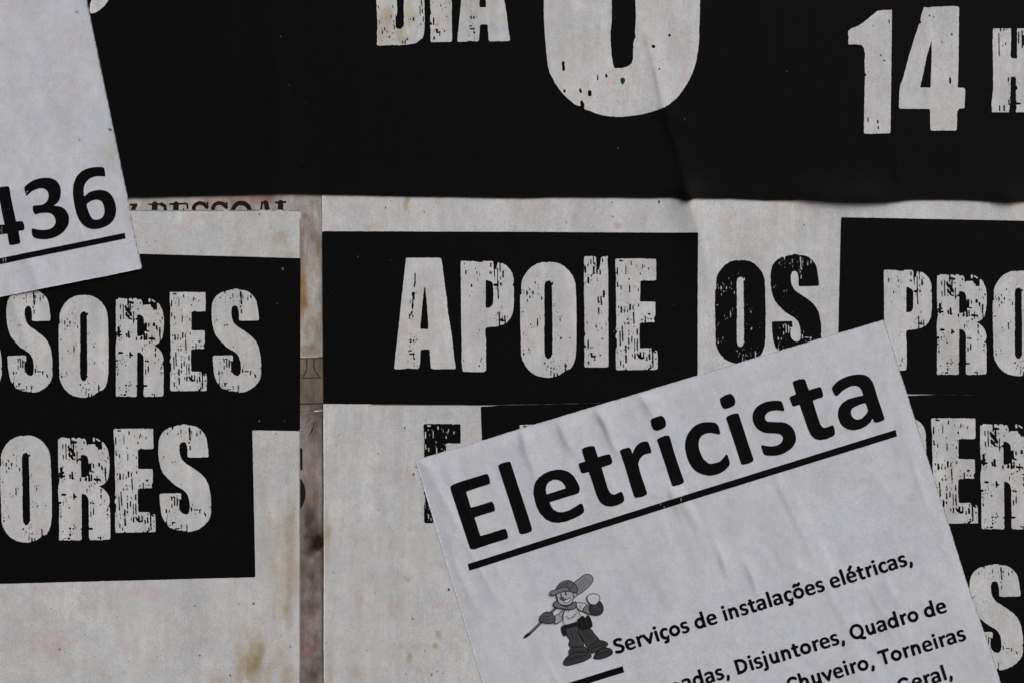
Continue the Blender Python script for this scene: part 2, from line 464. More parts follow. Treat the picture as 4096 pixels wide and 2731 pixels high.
O1_ST = [(1250, 1405, 60, 44, (.62, .55, .48), .9), (1284, 1250, 12, 150, (.7, .6, .48), .7), (1208, 990, 10, 120, (.7, .6, .55), .7), (1232, 900, 34, 80, (.66, .56, .54), .9), (1212, 1180, 20, 120, (.74, .56, .36), .95), (1268, 1330, 24, 70, (.62, .55, .50), .8), (1275, 1010, 16, 90, (.82, .70, .50), .8), (1245, 1120, 24, 40, (1.2, 1.18, 1.15), .8), (1225, 1330, 20, 50, (.72, .62, .55), .7), (1250, 810, 40, 26, (.78, .68, .62), .8), (980, 800, 170, 30, RED, .75), (1040, 792, 60, 26, RED, .6), (800, 815, 130, 24, RED, .35), (1222, 830, 22, 110, (0.8, 0.7, 0.68), .7), (1262, 950, 26, 40, TAN, .7), (1215, 1140, 20, 130, (0.86, 0.66, 0.42), .8),
         (1240, 1280, 44, 80, TAN, .55), (1225, 1010, 26, 60, (.8, .68, .66), .7), (1255, 1390, 40, 40, (.85, .78, .76), .6), (1270, 780, 26, 50, TAN, .5), (1234, 1400, 20, 14, (.85, .6, .55), .5), (1250, 1100, 30, 60, (1.08, 1.05, 1.0), .6)]
def t_old1(x, y): return stain(t_o1(x, y), x, y, O1_ST, 360)
t_o2 = paper_tone((0.225, 0.203, 0.190), 69, 0.3, 0.42, 0.32, 0.5)
BLK = (0.26, 0.23, 0.20)
O2_ST = [(1208, 2400, 12, 320, (.72, .62, .56), .8), (1284, 2250, 12, 200, (.6, .5, .44), .8), (1250, 1660, 60, 34, (.62, .52, .40), .8), (1245, 2690, 60, 40, (.66, .6, .58), .8), (1258, 2185, 60, 60, (.30, .26, .23), .9), (1236, 2060, 30, 60, (.6, .52, .48), .8), (1262, 2330, 34, 50, (.55, .48, .44), .8), (1225, 2230, 22, 70, (.7, .6, .55), .7), (1270, 2560, 26, 60, (.6, .52, .48), .8), (1240, 1790, 40, 50, (1.3, 1.25, 1.22), .7), (1270, 1920, 24, 80, (1.25, 1.2, 1.18), .6), (1262, 1700, 24, 34, (.5, .45, .42), .8), (1266, 2160, 46, 70, BLK, .95), (1240, 2110, 40, 150, (.5, .46, .45), .7), (1255, 2270, 46, 60, (.5, .47, .46), .7), (1245, 2425, 44, 40, (.55, .46, .42), .8), (1245, 2455, 44, 18, RED, .8), (1230, 2600, 40, 50, (1.12, .72, .67), .8),
         (1230, 2520, 20, 40, (1.05, .66, .6), .6), (1275, 2640, 20, 40, (.5, .45, .42), .7), (1245, 2720, 60, 50, (.62, .6, .62), .8), (1265, 1640, 40, 30, (.7, .62, .5), .6), (1225, 1680, 30, 60, (1.35, 1.35, 1.35), .6),
         (1262, 1740, 26, 60, (.8, .7, .55), .5), (1230, 1900, 30, 60, RED, .4), (1255, 1990, 30, 40, (1.1, .7, .55), .6), (1260, 1850, 30, 60, (.7, .68, .7), .5), (1280, 2380, 14, 80, (1.3, 1.25, 1.2), .5), (1230, 2340, 26, 40, RED, .5)]
def t_old2(x, y): return stain(t_o2(x, y), x, y, O2_ST, 380)
t_tpb = paper_tone((0.175, 0.150, 0.115), 71, 0.0, 0.35, 0.22, 0.5)
def t_tp(x, y): return stain(t_tpb(x, y), x, y, [(1215, 1440, 26, 60, (1.4, 1.15, .8), .7), (1275, 1520, 26, 70, (1.35, 1.2, .95), .6), (1230, 1590, 40, 30, (.7, .66, .6), .7)], 400)

# ------------------------------------------------------------------ wall
def mesh_box(name, lo, hi, mat):
    v = [(x, y, z) for x in (lo[0], hi[0]) for y in (lo[1], hi[1]) for z in (lo[2], hi[2])]
    f = [(0, 1, 3, 2), (4, 6, 7, 5), (0, 4, 5, 1), (2, 3, 7, 6), (0, 2, 6, 4), (1, 5, 7, 3)]
    me = bpy.data.meshes.new(name); me.from_pydata(v, [], f); me.update(); me.materials.append(mat)
    o = bpy.data.objects.new(name, me); scene.collection.objects.link(o)
    return o
WALLM, _nt, _p = base_mat('painted_plaster', 0.9, 0.2)
grain(_nt, _p, (0.30, 0.29, 0.27), 0.3, 900, 60, 0.3)
wall = mesh_box('wall', (-1.4, 0.0, 0.0), (1.4, 0.15, 2.6), WALLM)
wall['kind'] = 'structure'

# ------------------------------------------------------------------ sheets
def sheet(name, outline, hf, tf, mat, cell, rough=0.7, skirt=0.5, label=None, cat='poster', group=None, seed=1, rim=0.5):
    P = np.array(outline, float)
    def sdf(x, y):
        return sd_poly(P, x, y) + rough * 2 * (fbm(x / 18.0, y / 18.0, seed, 2) - 0.5) + rough * 3 * (fbm(x / 160.0, y / 160.0, seed + 3, 2) - 0.5)
    b = (P[:, 0].min() - 2 * cell - .37, P[:, 1].min() - 2 * cell - .37, P[:, 0].max() + 2 * cell, P[:, 1].max() + 2 * cell)
    pts, q, po, sg = region(sdf, b, cell)
    o = put(name, pts, hf(pts[:, 0], pts[:, 1]), q, po, sg, mat, None, tf(pts[:, 0], pts[:, 1]) if tf else None, skirt, base=True, rim=rim)
    tag(o, label, cat, group)
    return o

def inkbox(P, m=6):
    P = np.asarray(P, float)
    return (P[:, 0].min() - m, P[:, 1].min() - m, P[:, 0].max() + m, P[:, 1].max() + m)

def printed(name, parent, sdf, box, hf, lift, mat, cell, tf=None):
    pts, q, po, sg = region(sdf, box, cell)
    return put(name, pts, hf(pts[:, 0], pts[:, 1]) + lift, q, po, sg, mat, parent, tf(pts[:, 0], pts[:, 1]) if tf else None)

def block(parent, outline, hf, lift=0.07, cell=8, clip=None, name='printed_block', mat=None, rough=0.8):
    P = np.array(outline, float)
    def sdf(x, y):
        d = sd_poly(P, x, y) + rough * 2 * (fbm(x / 11.0, y / 11.0, 5, 2) - 0.5)
        if clip is not None: d = np.maximum(d, sd_poly(clip, x, y) + 0.1)
        return d
    return printed(name, parent, sdf, inkbox(P), hf, lift, mat or INK, cell)

# ------------------------------------------------------------------ worn poster letters: outline, counter, wear marks (traced once each)
T = {}
T['R'] = dict(o=[(88,105),(120,100),(125,82),(200,90),(250,95),(300,85),(330,110),(345,85),(380,88),(395,105),(440,100),(460,130),(468,205),(485,180),(550,178),(580,175),(590,210),(615,225),(622,262),(650,245),(662,268),(675,230),(670,150),(690,155),(715,185),(740,235),(760,300),(770,380),(770,470),(762,560),(748,640),(730,685),(715,690),(700,715),(660,740),(620,750),(660,770),(700,800),(735,845),(758,900),(765,960),(755,1000),(765,1080),(768,1200),(765,1330),(768,1440),(755,1470),(700,1475),(640,1480),(560,1478),(500,1480),(480,1460),(483,1350),(483,1300),(483,1100),(484,950),(475,900),(450,865),(425,850),(390,850),(388,1000),(388,1310),(365,1325),(385,1345),(380,1400),(386,1460),(370,1480),(300,1478),(240,1472),(215,1480),(180,1475),(100,1480),(82,1465),(85,1350),(85,1200),(90,1000),(82,880),(80,800),(85,730),(100,650),(95,610),(88,560),(85,400),(85,250)],
 c=[(388,325),(405,318),(440,325),(470,345),(485,380),(490,450),(500,480),(500,560),(480,600),(445,622),(388,625)],
 i=[(565,102,565,128,13),(602,110,640,135,9)],
 f=[(260,100,260,180,10),(265,140,325,150,16),(292,170,292,250,9),(150,180,150,235,7),(190,175,192,380,7),(225,205,240,260,14),(255,240,300,320,20),(235,300,240,335,14),(260,330,275,370,14),(285,375,310,385,8),(338,280,336,430,7),(345,380,350,400,7),(152,325,154,375,8),(232,375,232,382,6),(375,380,390,380,14),(435,150,433,160,9),(333,205,333,207,6),(403,240,405,240,9),(705,240,705,240,6),(745,360,750,375,8),(710,400,710,402,7),(555,450,556,490,9),(630,445,630,470,14),(665,480,672,525,11),(712,505,712,610,10),(715,610,718,680,7),(512,450,515,540,14),(530,550,555,555,10),(490,590,496,670,13),(526,590,526,670,9),(453,635,453,665,12),(380,640,380,675,9),(565,655,630,660,14),(600,610,600,700,7),(640,660,645,680,7),(565,710,568,708,9),(125,500,128,620,16),(95,575,150,560,12),(100,605,165,605,12),(270,560,272,640,13),(240,590,242,635,9),(275,635,285,640,10),(165,645,165,648,8),(495,740,496,755,7),(463,785,463,830,6),(532,830,532,832,6),(648,790,650,835,7),(650,870,650,905,9),(140,855,175,858,14),(288,850,288,920,9),(288,890,315,890,12),(247,890,247,892,8),(182,930,182,960,4),(103,965,105,970,14),(140,962,145,962,7),(110,1012,110,1015,8),(103,1045,103,1060,6),(112,1140,110,1170,8),(223,1030,225,1040,9),(510,970,512,975,12),(543,978,545,980,12),(648,990,650,992,7),(690,995,692,995,5),(740,1020,760,1022,7),(733,1055,733,1058,8),(728,1082,728,1084,6),(725,1130,725,1132,8),(548,1050,546,1130,8),(510,1095,512,1155,8),(235,1315,235,1320,9),(270,1320,270,1322,9),(307,1312,307,1312,7),(235,1358,235,1358,9),(232,1395,232,1410,11),(130,1353,138,1354,7),(205,1455,225,1450,12),(160,1450,165,1452,8),(490,1325,525,1325,12),(605,1445,610,1445,10),(637,1440,637,1470,8),(677,1412,677,1412,5)])
T['E'] = dict(o=[(68,95),(75,82),(200,80),(480,80),(487,100),(495,82),(590,85),(592,180),(592,350),(580,358),(500,362),(440,358),(430,345),(420,360),(388,365),(386,480),(386,630),(460,632),(570,632),(580,645),(580,815),(565,830),(560,860),(575,885),(560,895),(500,890),(460,898),(400,898),(378,915),(378,1000),(378,1100),(383,1200),(388,1222),(440,1220),(525,1222),(535,1260),(600,1250),(608,1290),(610,1400),(608,1492),(560,1497),(490,1495),(400,1498),(230,1500),(205,1490),(180,1500),(90,1500),(75,1480),(75,1350),(75,1230),(90,1200),(90,1110),(72,1085),(75,1050),(95,1010),(75,985),(85,900),(78,750),(78,600),(75,500),(78,300),(68,200)],
 f=[(125,108,160,108,9),(271,118,272,155,8),(203,190,203,280,6),(95,200,95,285,8),(420,155,420,190,6),(495,195,495,220,7),(387,200,387,202,6),(387,262,388,285,7),(345,192,345,194,5),(245,340,245,345,8),(95,380,98,440,7),(140,430,142,470,7),(252,425,252,510,7),(325,438,327,442,6),(360,370,360,372,5),(363,460,364,490,7),(150,530,150,535,5),(110,690,112,710,8),(145,700,145,765,11),(185,735,187,765,8),(222,650,222,652,7),(226,740,227,765,7),(257,670,258,735,10),(295,685,296,735,7),(330,620,330,622,5),(367,660,368,690,6),(300,770,308,910,8),(490,785,515,785,8),(405,785,405,787,6),(452,820,453,890,8),(490,850,492,850,6),(525,852,527,852,9),(413,860,413,865,6),(110,800,110,802,6),(227,850,228,860,8),(265,855,265,856,5),(232,905,232,912,9),(193,900,193,925,5),(308,945,308,950,6),(155,945,165,1130,8),(128,1010,132,1190,8),(240,1000,240,1015,6),(240,1045,240,1055,6),(240,1095,242,1165,9),(280,1075,280,1140,8),(316,1105,318,1250,6),(350,985,350,1050,8),(350,1105,352,1240,7),(125,970,126,972,5),(203,1190,204,1275,10),(175,1245,205,1248,5),(235,1205,237,1230,9),(135,1250,140,1252,6),(95,1280,97,1280,5),(205,1310,207,1400,10),(137,1380,138,1435,7),(172,1430,173,1465,6),(287,1300,288,1330,6),(320,1295,318,1350,9),(352,1295,370,1335,10),(388,1280,392,1345,11),(400,1350,430,1345,12),(430,1275,432,1350,8),(470,1335,472,1375,9),(503,1300,508,1360,11),(510,1235,510,1265,6),(545,1230,548,1460,9),(565,1265,585,1275,9),(588,1350,588,1360,9),(425,1240,427,1240,4),(515,1440,520,1445,8),(495,1485,525,1470,10),(475,1460,477,1460,5)])
T['S'] = dict(o=[(425,60),(460,52),(500,58),(540,70),(600,75),(650,95),(700,135),(740,180),(765,230),(780,310),(795,420),(800,480),(790,500),(700,503),(560,507),(515,500),(512,470),(515,410),(505,350),(490,305),(470,293),(445,293),(420,305),(405,340),(402,410),(410,460),(425,510),(455,555),(500,595),(560,630),(640,685),(710,740),(760,800),(795,870),(815,950),(828,1040),(833,1130),(830,1170),(815,1180),(832,1195),(832,1260),(815,1330),(785,1385),(770,1390),(750,1420),(690,1465),(620,1500),(560,1515),(515,1517),(505,1490),(470,1510),(440,1498),(400,1500),(350,1490),(310,1470),(270,1460),(245,1430),(225,1370),(215,1395),(190,1360),(165,1300),(152,1230),(140,1130),(135,1010),(150,997),(250,995),(400,990),(425,1000),(425,1070),(400,1090),(400,1110),(395,1150),(400,1200),(415,1235),(450,1270),(490,1283),(520,1270),(535,1240),(545,1180),(540,1110),(525,1040),(500,990),(460,950),(410,920),(330,870),(240,785),(180,715),(150,640),(130,560),(118,460),(118,370),(125,280),(145,210),(185,155),(230,120),(265,100),(300,95),(312,150),(322,85),(370,72),(410,65),(418,80)],
 f=[(538,105,540,160,12),(543,160,545,250,9),(548,240,552,268,11),(543,300,543,305,7),(547,350,548,395,9),(565,148,568,150,6),(572,180,572,183,6),(640,180,641,208,9),(685,145,686,180,9),(423,125,425,180,6),(388,185,390,186,9),(315,195,317,195,6),(280,150,281,153,7),(243,172,244,178,8),(185,497,193,497,7),(307,570,308,572,10),(343,562,345,564,8),(433,860,434,875,5),(223,1045,224,1048,5),(298,1045,300,1085,8),(320,1045,335,1045,8),(338,1045,338,1155,8),(300,1140,300,1185,7),(370,1055,372,1160,8),(375,1085,405,1080,7),(225,1220,227,1255,10),(267,1225,267,1250,7),(340,1252,341,1254,6),(565,1185,566,1230,10),(600,1218,650,1220,8),(675,1220,680,1260,8),(748,1270,755,1298,9),(228,1370,228,1400,8),(315,1395,340,1388,9),(308,1410,312,1425,8),(272,1430,275,1430,9),(345,1475,395,1475,8),(427,1425,428,1475,6),(502,1430,505,1480,7),(530,1425,532,1425,5)])
T['O'] = dict(o=[(400,72),(410,60),(480,60),(550,75),(620,115),(680,170),(730,245),(755,320),(763,420),(768,600),(772,800),(770,1000),(768,1150),(755,1260),(730,1340),(690,1395),(650,1410),(635,1405),(620,1425),(570,1460),(545,1480),(530,1455),(520,1485),(495,1490),(488,1440),(475,1497),(420,1503),(350,1497),(270,1475),(200,1435),(140,1370),(95,1290),(75,1210),(78,1150),(72,1090),(75,1000),(68,850),(65,650),(65,480),(85,455),(80,420),(82,320),(100,260),(150,180),(210,120),(280,80),(340,63),(385,60)],
 c=[(415,292),(445,295),(452,315),(470,318),(478,300),(482,340),(463,350),(465,500),(468,700),(470,900),(470,1100),(468,1190),(480,1200),(465,1215),(450,1250),(425,1270),(400,1265),(378,1235),(368,1190),(368,1000),(365,890),(372,850),(370,735),(360,720),(370,705),(368,500),(368,360),(380,310)],
 f=[(252,312,256,325,7),(187,390,187,410,6),(150,430,152,460,9),(225,430,225,460,9),(187,490,187,505,9),(155,525,155,555,6),(335,495,335,530,7),(295,460,296,462,8),(292,348,293,350,6),(290,235,292,235,5),(403,208,404,208,5),(113,445,115,445,5),(90,685,105,685,7),(312,768,313,770,7),(280,770,282,860,7),(195,843,200,836,7),(127,880,128,880,5),(137,980,138,980,5),(492,610,492,612,6),(527,688,528,688,5),(565,740,565,742,6),(565,775,566,795,7),(578,1000,579,1012,7),(543,980,543,982,6),(507,1020,507,1024,6),(687,1005,688,1005,7),(108,1158,110,1160,8),(110,1195,110,1215,8),(183,1160,184,1162,6),(184,1188,185,1188,6),(375,1312,376,1328,7),(413,1360,414,1362,7),(447,1315,448,1318,6),(486,1295,487,1295,7),(478,1260,478,1262,6),(450,1380,450,1385,6),(487,1390,488,1392,8),(560,1360,562,1360,6),(586,1318,587,1318,4),(450,1410,450,1470,6),(490,1440,490,1490,7),(530,1450,530,1485,7),(628,1325,630,1400,8),(630,1400,640,1412,8)])
T['P'] = dict(o=[(75,85),(85,78),(190,78),(203,95),(212,78),(260,85),(310,95),(350,95),(360,80),(480,80),(490,95),(495,200),(505,295),(513,290),(512,185),(535,180),(540,130),(548,100),(565,98),(572,180),(580,205),(585,110),(610,110),(660,140),(710,190),(738,250),(750,310),(750,360),(735,382),(750,400),(755,480),(750,520),(755,580),(750,670),(738,750),(705,820),(655,875),(640,875),(625,890),(600,895),(585,900),(575,880),(560,910),(520,918),(440,922),(400,930),(388,960),(390,1030),(398,1100),(398,1300),(398,1470),(380,1492),(280,1495),(180,1492),(100,1490),(92,1430),(85,1350),(88,1200),(85,1000),(80,850),(80,700),(78,500),(78,300),(75,200)],
 c=[(393,320),(420,322),(455,340),(485,365),(492,430),(492,560),(485,630),(465,660),(435,678),(393,680)],
 f=[(460,110,458,150,9),(140,200,140,245,8),(280,215,282,240,7),(317,220,318,222,5),(128,160,129,162,5),(250,300,250,302,6),(455,215,465,245,9),(442,235,450,232,6),(545,180,548,350,6),(545,350,556,560,8),(510,383,545,385,14),(583,285,583,310,6),(586,365,588,390,11),(615,215,617,285,10),(578,180,578,210,7),(213,380,214,405,8),(218,475,219,478,5),(367,475,368,476,5),(318,950,318,952,4),(458,885,459,887,6),(533,835,534,838,6),(600,660,600,662,5),(567,735,570,905,8),(570,830,612,840,12),(605,800,607,850,7),(638,785,643,875,8),(336,1370,337,1370,5),(310,1415,312,1422,9),(117,1415,118,1415,5)])
T['A'] = dict(o=[(205,75),(230,70),(450,70),(640,70),(655,80),(665,120),(685,280),(705,440),(725,570),(735,640),(733,680),(745,770),(770,920),(795,1080),(810,1220),(825,1370),(842,1470),(830,1485),(700,1487),(540,1487),(523,1470),(518,1400),(512,1300),(510,1245),(495,1235),(405,1235),(393,1260),(385,1400),(375,1470),(350,1487),(300,1480),(230,1475),(160,1487),(70,1487),(55,1470),(65,1370),(80,1230),(100,1060),(120,880),(140,680),(160,500),(180,320),(195,180)],
 c=[(440,445),(452,450),(465,580),(480,760),(490,900),(493,975),(480,980),(400,978),(388,965),(390,920),(403,820),(415,680),(425,570),(435,480)],
 f=[(322,270,322,400,8),(312,410,312,440,8),(298,530,298,545,19),(300,545,303,590,12),(293,600,293,650,6),(291,660,290,695,13),(288,700,290,730,6),(285,760,275,770,10),(255,800,248,845,8),(260,795,280,785,6),(293,800,295,830,8),(258,1038,259,1040,6),(312,1082,313,1082,6),(260,1115,272,1118,9),(305,1115,300,1135,9),(338,1115,340,1118,5),(260,1142,275,1142,7),(300,1165,302,1168,5),(255,1252,275,1252,9),(255,1295,310,1295,10),(300,1310,306,1340,5),(310,1352,312,1355,12),(305,1410,306,1412,7),(305,1443,306,1445,6)])
T['I'] = dict(o=[(88,90),(110,82),(225,82),(238,95),(240,180),(240,300),(255,330),(260,260),(280,240),(290,200),(298,105),(330,85),(385,80),(385,180),(393,260),(393,500),(397,700),(395,850),(388,890),(397,930),(397,1200),(397,1480),(380,1497),(300,1497),(200,1497),(100,1500),(88,1485),(90,1300),(85,1250),(105,1230),(85,1200),(88,1120),(103,1080),(90,1040),(90,860),(88,700),(83,560),(83,350),(80,180)],
 f=[(100,220,102,285,11),(132,195,134,205,8),(170,130,171,185,6),(203,95,204,160,6),(210,170,222,185,10),(210,220,208,300,11),(175,320,176,340,7),(139,360,140,420,11),(105,415,106,415,7),(175,385,175,386,7),(252,390,253,392,8),(288,260,290,310,9),(320,110,322,150,7),(323,170,323,172,5),(338,530,336,600,12),(265,605,265,680,8),(300,600,306,700,9),(270,745,274,815,9),(307,785,308,786,5),(125,932,126,934,8),(240,980,242,988,9),(285,950,287,952,6),(307,937,308,938,6),(352,920,353,920,5),(320,1135,322,1137,9),(137,1155,136,1250,9),(172,1240,172,1260,6),(95,1228,98,1240,12),(175,1320,180,1360,11),(190,1360,225,1355,11),(222,1370,224,1410,5),(290,1342,293,1345,9),(143,1425,145,1455,8),(100,1425,100,1428,6),(142,1335,142,1336,5)])
T['D'] = dict(o=[(65,0),(70,120),(78,300),(85,450),(75,560),(78,640),(75,745),(90,762),(220,760),(245,748),(270,760),(330,745),(360,757),(400,745),(430,757),(560,745),(680,730),(740,705),(790,660),(830,635),(848,560),(860,450),(862,300),(858,150),(855,0),(850,-300),(830,-560),(740,-740),(560,-840),(60,-850)],
 c=[(405,-560),(470,-545),(510,-480),(518,-200),(518,0),(515,200),(522,380),(510,440),(480,480),(440,490),(395,470),(385,440),(395,300),(410,200),(405,0)],
 f=[(100,105,103,145,7),(337,100,337,140,7),(305,260,307,300,6),(388,270,390,440,7),(350,350,351,378,7),(360,435,360,490,8),(112,340,115,410,6),(155,390,155,393,6),(203,465,203,505,8),(238,515,240,545,7),(165,515,166,565,8),(240,620,245,625,6),(282,610,284,630,11),(328,650,330,653,6),(363,545,364,548,6),(167,685,168,690,6),(495,680,496,725,7),(540,670,541,735,9),(573,635,575,670,9),(635,320,636,330,8),(680,300,680,340,12),(805,10,818,110,7),(785,105,788,260,8),(822,165,824,215,11),(838,285,838,360,8),(800,400,802,405,9),(768,435,769,436,5),(225,300,226,302,5),(572,590,572,592,5)])
T['zero'] = dict(o=[(293,0),(293,150),(300,300),(315,480),(333,625),(360,700),(410,790),(480,880),(560,950),(600,975),(630,975),(625,945),(640,925),(665,960),(665,1003),(720,1025),(800,1055),(900,1073),(1000,1077),(1100,1068),(1200,1053),(1300,1025),(1400,990),(1500,915),(1570,830),(1640,710),(1685,590),(1708,460),(1720,340),(1716,290),(1722,180),(1725,0),(1725,-500),(1700,-750),(1600,-950),(1400,-1080),(1000,-1130),(600,-1080),(400,-930),(310,-700),(293,-400)],
 c=[(915,0),(915,200),(905,285),(905,380),(915,520),(930,605),(945,632),(1010,630),(1060,615),(1095,590),(1110,550),(1115,400),(1120,370),(1137,345),(1128,300),(1138,150),(1132,0),(1130,-600),(1060,-690),(980,-690),(918,-600)],
 f=[(470,580,472,645,11),(785,695,786,735,6),(866,690,866,710,8),(858,705,872,708,6),(482,835,484,845,10),(625,828,632,850,9),(712,848,714,872,15),(1297,432,1298,433,13),(1445,325,1446,332,9),(1351,638,1352,640,8),(668,428,668,428,4)])
T['one'] = dict(o=[(1000,103),(1060,98),(1135,95),(1135,250),(1132,500),(1128,800),(1127,1000),(1123,1220),(1110,1228),(1000,1230),(895,1233),(880,1220),(882,1000),(888,720),(890,690),(885,560),(888,500),(880,450),(865,425),(840,415),(790,412),(740,412),(735,390),(738,350),(732,320),(735,290),(760,268),(830,240),(900,190),(960,140)],
 f=[(1108,190,1112,212,6),(960,240,962,242,5),(1032,510,1033,512,6),(1065,560,1067,563,7),(922,663,923,664,5),(890,690,893,692,9),(916,1085,918,1120,5),(1006,1112,1007,1135,6),(1010,1165,1012,1185,5)])
T['four'] = dict(o=[(1430,70),(1480,75),(1500,68),(1700,60),(1735,62),(1752,75),(1750,300),(1748,600),(1740,808),(1795,810),(1810,825),(1808,900),(1803,990),(1790,1002),(1750,1003),(1735,1030),(1733,1190),(1722,1203),(1500,1203),(1490,1190),(1488,1003),(1400,1003),(1240,1002),(1210,1003),(1202,990),(1203,850),(1215,780),(1240,720),(1300,490),(1350,330),(1385,225),(1405,215),(1397,180),(1405,150),(1420,100)],
 c=[(1500,372),(1502,500),(1492,808),(1395,808),(1420,700),(1460,510)],
 f=[(1480,145,1481,150,6),(1520,155,1521,165,5),(1685,315,1687,325,7),(1595,390,1597,395,5),(1670,725,1672,765,8)])
T['H'] = dict(o=[(2065,265),(2230,265),(2230,400),(2225,520),(2240,540),(2285,540),(2285,420),(2285,265),(2450,265),(2448,650),(2445,1035),(2275,1035),(2275,720),(2260,705),(2225,712),(2225,800),(2220,960),(2210,1035),(2055,1035),(2050,950),(2065,820),(2065,700),(2060,400)],
 f=[(2118,310,2120,520,5),(2135,268,2135,285,6),(2165,265,2165,285,5),(2190,270,2190,280,4),(2180,400,2180,410,5),(2300,300,2300,400,6),(2330,290,2332,440,6),(2345,330,2345,420,5),(2205,720,2205,750,6),(2210,920,2212,965,6),(2280,955,2310,955,9),(2125,975,2126,1020,6),(2165,975,2167,1020,6),(2280,800,2282,820,6),(2380,300,2380,480,6),(2420,700,2420,800,6)])

def glyph(parent, key, bbox, hf, lift, mat, tf=None, rot=0.0, shear=0.0, cell=2.1, name='letter', scale=None, edge=1.0, wear=1.08):
    """one worn letter: bbox is where its outline goes (px); or scale = (ox, oy, k) of the traced crop"""
    t = T[key]
    P = np.array(t['o'], float)
    if scale:
        ox, oy, k = scale
        A = np.array([[1 / k, 0], [0, 1 / k]]); b = np.array([ox, oy]); kk = 1 / k
    else:
        lo, hi = P.min(0), P.max(0)
        s = (np.array(bbox[2:]) - np.array(bbox[:2])) / (hi - lo)
        c, sn = math.cos(math.radians(rot)), math.sin(math.radians(rot))
        mid = (np.array(bbox[:2]) + np.array(bbox[2:])) / 2
        A = np.array([[c, -sn], [sn, c]]) @ np.array([[1, shear], [0, 1]]) @ np.diag(s)
        b = mid - A @ ((lo + hi) / 2); kk = float(s.mean())
    f = lambda p: np.asarray(p, float) @ A.T + b
    def caps(L):
        L = np.asarray(L, float).reshape(-1, 5)
        return np.concatenate([f(L[:, :2]), f(L[:, 2:4]), np.maximum(L[:, 4:5] * kk * wear, 1.05)], 1)
    O = f(P)
    if key == 'zero': O = catmull(O, 3)
    C = f(t['c']) if 'c' in t else None
    g0 = np.random.default_rng(len(P) * 7 + 1)          # the same fine scratches in every copy of a letter
    tiny = []
    for (ax, ay, bx, by, rr) in t['f']:
        for _ in range(2 if key not in ('zero', 'one', 'four', 'leaf') else 0):
            u, v = g0.normal(0, 26), g0.normal(0, 38)
            ln = g0.uniform(2, 34) if g0.random() < .6 else 1.0
            tiny.append((ax + u, ay + v, ax + u + g0.normal(0, 1), ay + v + ln, g0.uniform(2.2, 4.2)))
    FL = caps(list(t['f']) + tiny)
    IS = caps(t['i']) if 'i' in t else None
    sd = int(bbox[0] + bbox[1]) % 97 if bbox else 7
    def sdf(x, y):
        d = sd_poly(O, x, y)
        if C is not None: d = np.maximum(d, -sd_poly(C, x, y))
        d = d + edge * 2.4 * (fbm(x / 7.0, y / 7.0, 11 + sd, 2) - 0.5)
        d = np.maximum(d, -sd_flecks(FL, x, y))
        if IS is not None: d = np.minimum(d, sd_caps(IS, x, y))
        return d
    return printed(name, parent, sdf, inkbox(O), hf, lift, mat, cell, tf)

def specks(parent, name, pts, hf, lift, mat):
    """scattered dots of dirt on one sheet, joined"""
    V, F = [], []
    for k, (x, y, r) in enumerate(pts):
        a0 = (k * 2.399) % 6.283; b = len(V)
        n = 7
        for i in range(n):
            q = a0 + i * 2 * math.pi / n
            rr = r * (0.7 + 0.5 * ((math.sin(k * 12.9 + i * 78.2) * 43758.5) % 1))
            V.append((x + rr * math.cos(q), y + 1.25 * rr * math.sin(q)))
        F.append(list(range(b, b + n))[::-1])
    V = np.array(V)
    o = put(name, V, hf(V[:, 0], V[:, 1]) + lift, np.zeros((0, 4), int), F, [], mat, parent)
    o['kind'] = 'stuff'
    return o
rng = np.random.default_rng(4)

# ------------------------------------------------------------------ oldest layers
old2 = sheet('old_poster', [(700, 1560), (2300, 1560), (2300, 3250), (700, 3250)], h_old2, t_old2, OLDPAPER, 8,
             label='grimy dark weathered poster remnant showing low in the narrow gap, with cut black letters', seed=41)
def frag1(x, y): return np.maximum(sd_poly([(1180, 1791), (1209.5, 1791), (1209.5, 1879), (1180, 1879)], x, y), -1e9) + 1.5 * (fbm(x / 6., y / 6., 8, 2) - .5)
printed('letter', old2, frag1, (1175, 1785, 1216, 1886), h_old2, 0.1, FADED, 2.5)
def frag2(x, y): return (np.sqrt(((x - 1170) / 52.0) ** 2 + ((y - 1972) / 74.0) ** 2) - 1) * 52 + 1.5 * (fbm(x / 6., y / 6., 9, 2) - .5)
printed('letter', old2, frag2, (1110, 1890, 1232, 2054), h_old2, 0.1, FADED, 2.5)
old1 = sheet('old_poster', [(-700, 500), (2300, 480), (2300, 1480), (1294, 1434), (1200, 1431), (-700, 1440)], h_old1, t_old1, OLDPAPER, 8,
             label='pink and tan stained old poster with half hidden serif lettering behind the newer sheets', seed=42)
def serif(L):
    L = np.array(L, float).reshape(-1, 5)
    C = np.concatenate([L[:, 0:1] / 2.2959, 683 + L[:, 1:2] / 2.2959, L[:, 2:3] / 2.2959, 683 + L[:, 3:4] / 2.2959, L[:, 4:5] / 2.2959], 1)
    def sdf(x, y): return sd_caps(C, x, y) + 2.2 * (fbm(x / 5., y / 5., 12, 2) - .5)
    b = (C[:, [0, 2]].min() - 14, C[:, [1, 3]].min() - 14, C[:, [0, 2]].max() + 14, C[:, [1, 3]].max() + 14)
    printed('letter', old1, sdf, b, h_old1, 0.09, FADED, 2.5)
def chain(P, r): return [(P[i][0], P[i][1], P[i + 1][0], P[i + 1][1], r) for i in range(len(P) - 1)]
serif([(1196, 313, 1252, 311, 9), (1238, 322, 1176, 480, 20), (1250, 311, 1256, 318, 7)])
serif([(1366, 309, 1490, 307, 8), (1420, 310, 1420, 500, 26)] + chain([(1480, 307), (1512, 325), (1520, 360), (1508, 395), (1450, 412)], 15))
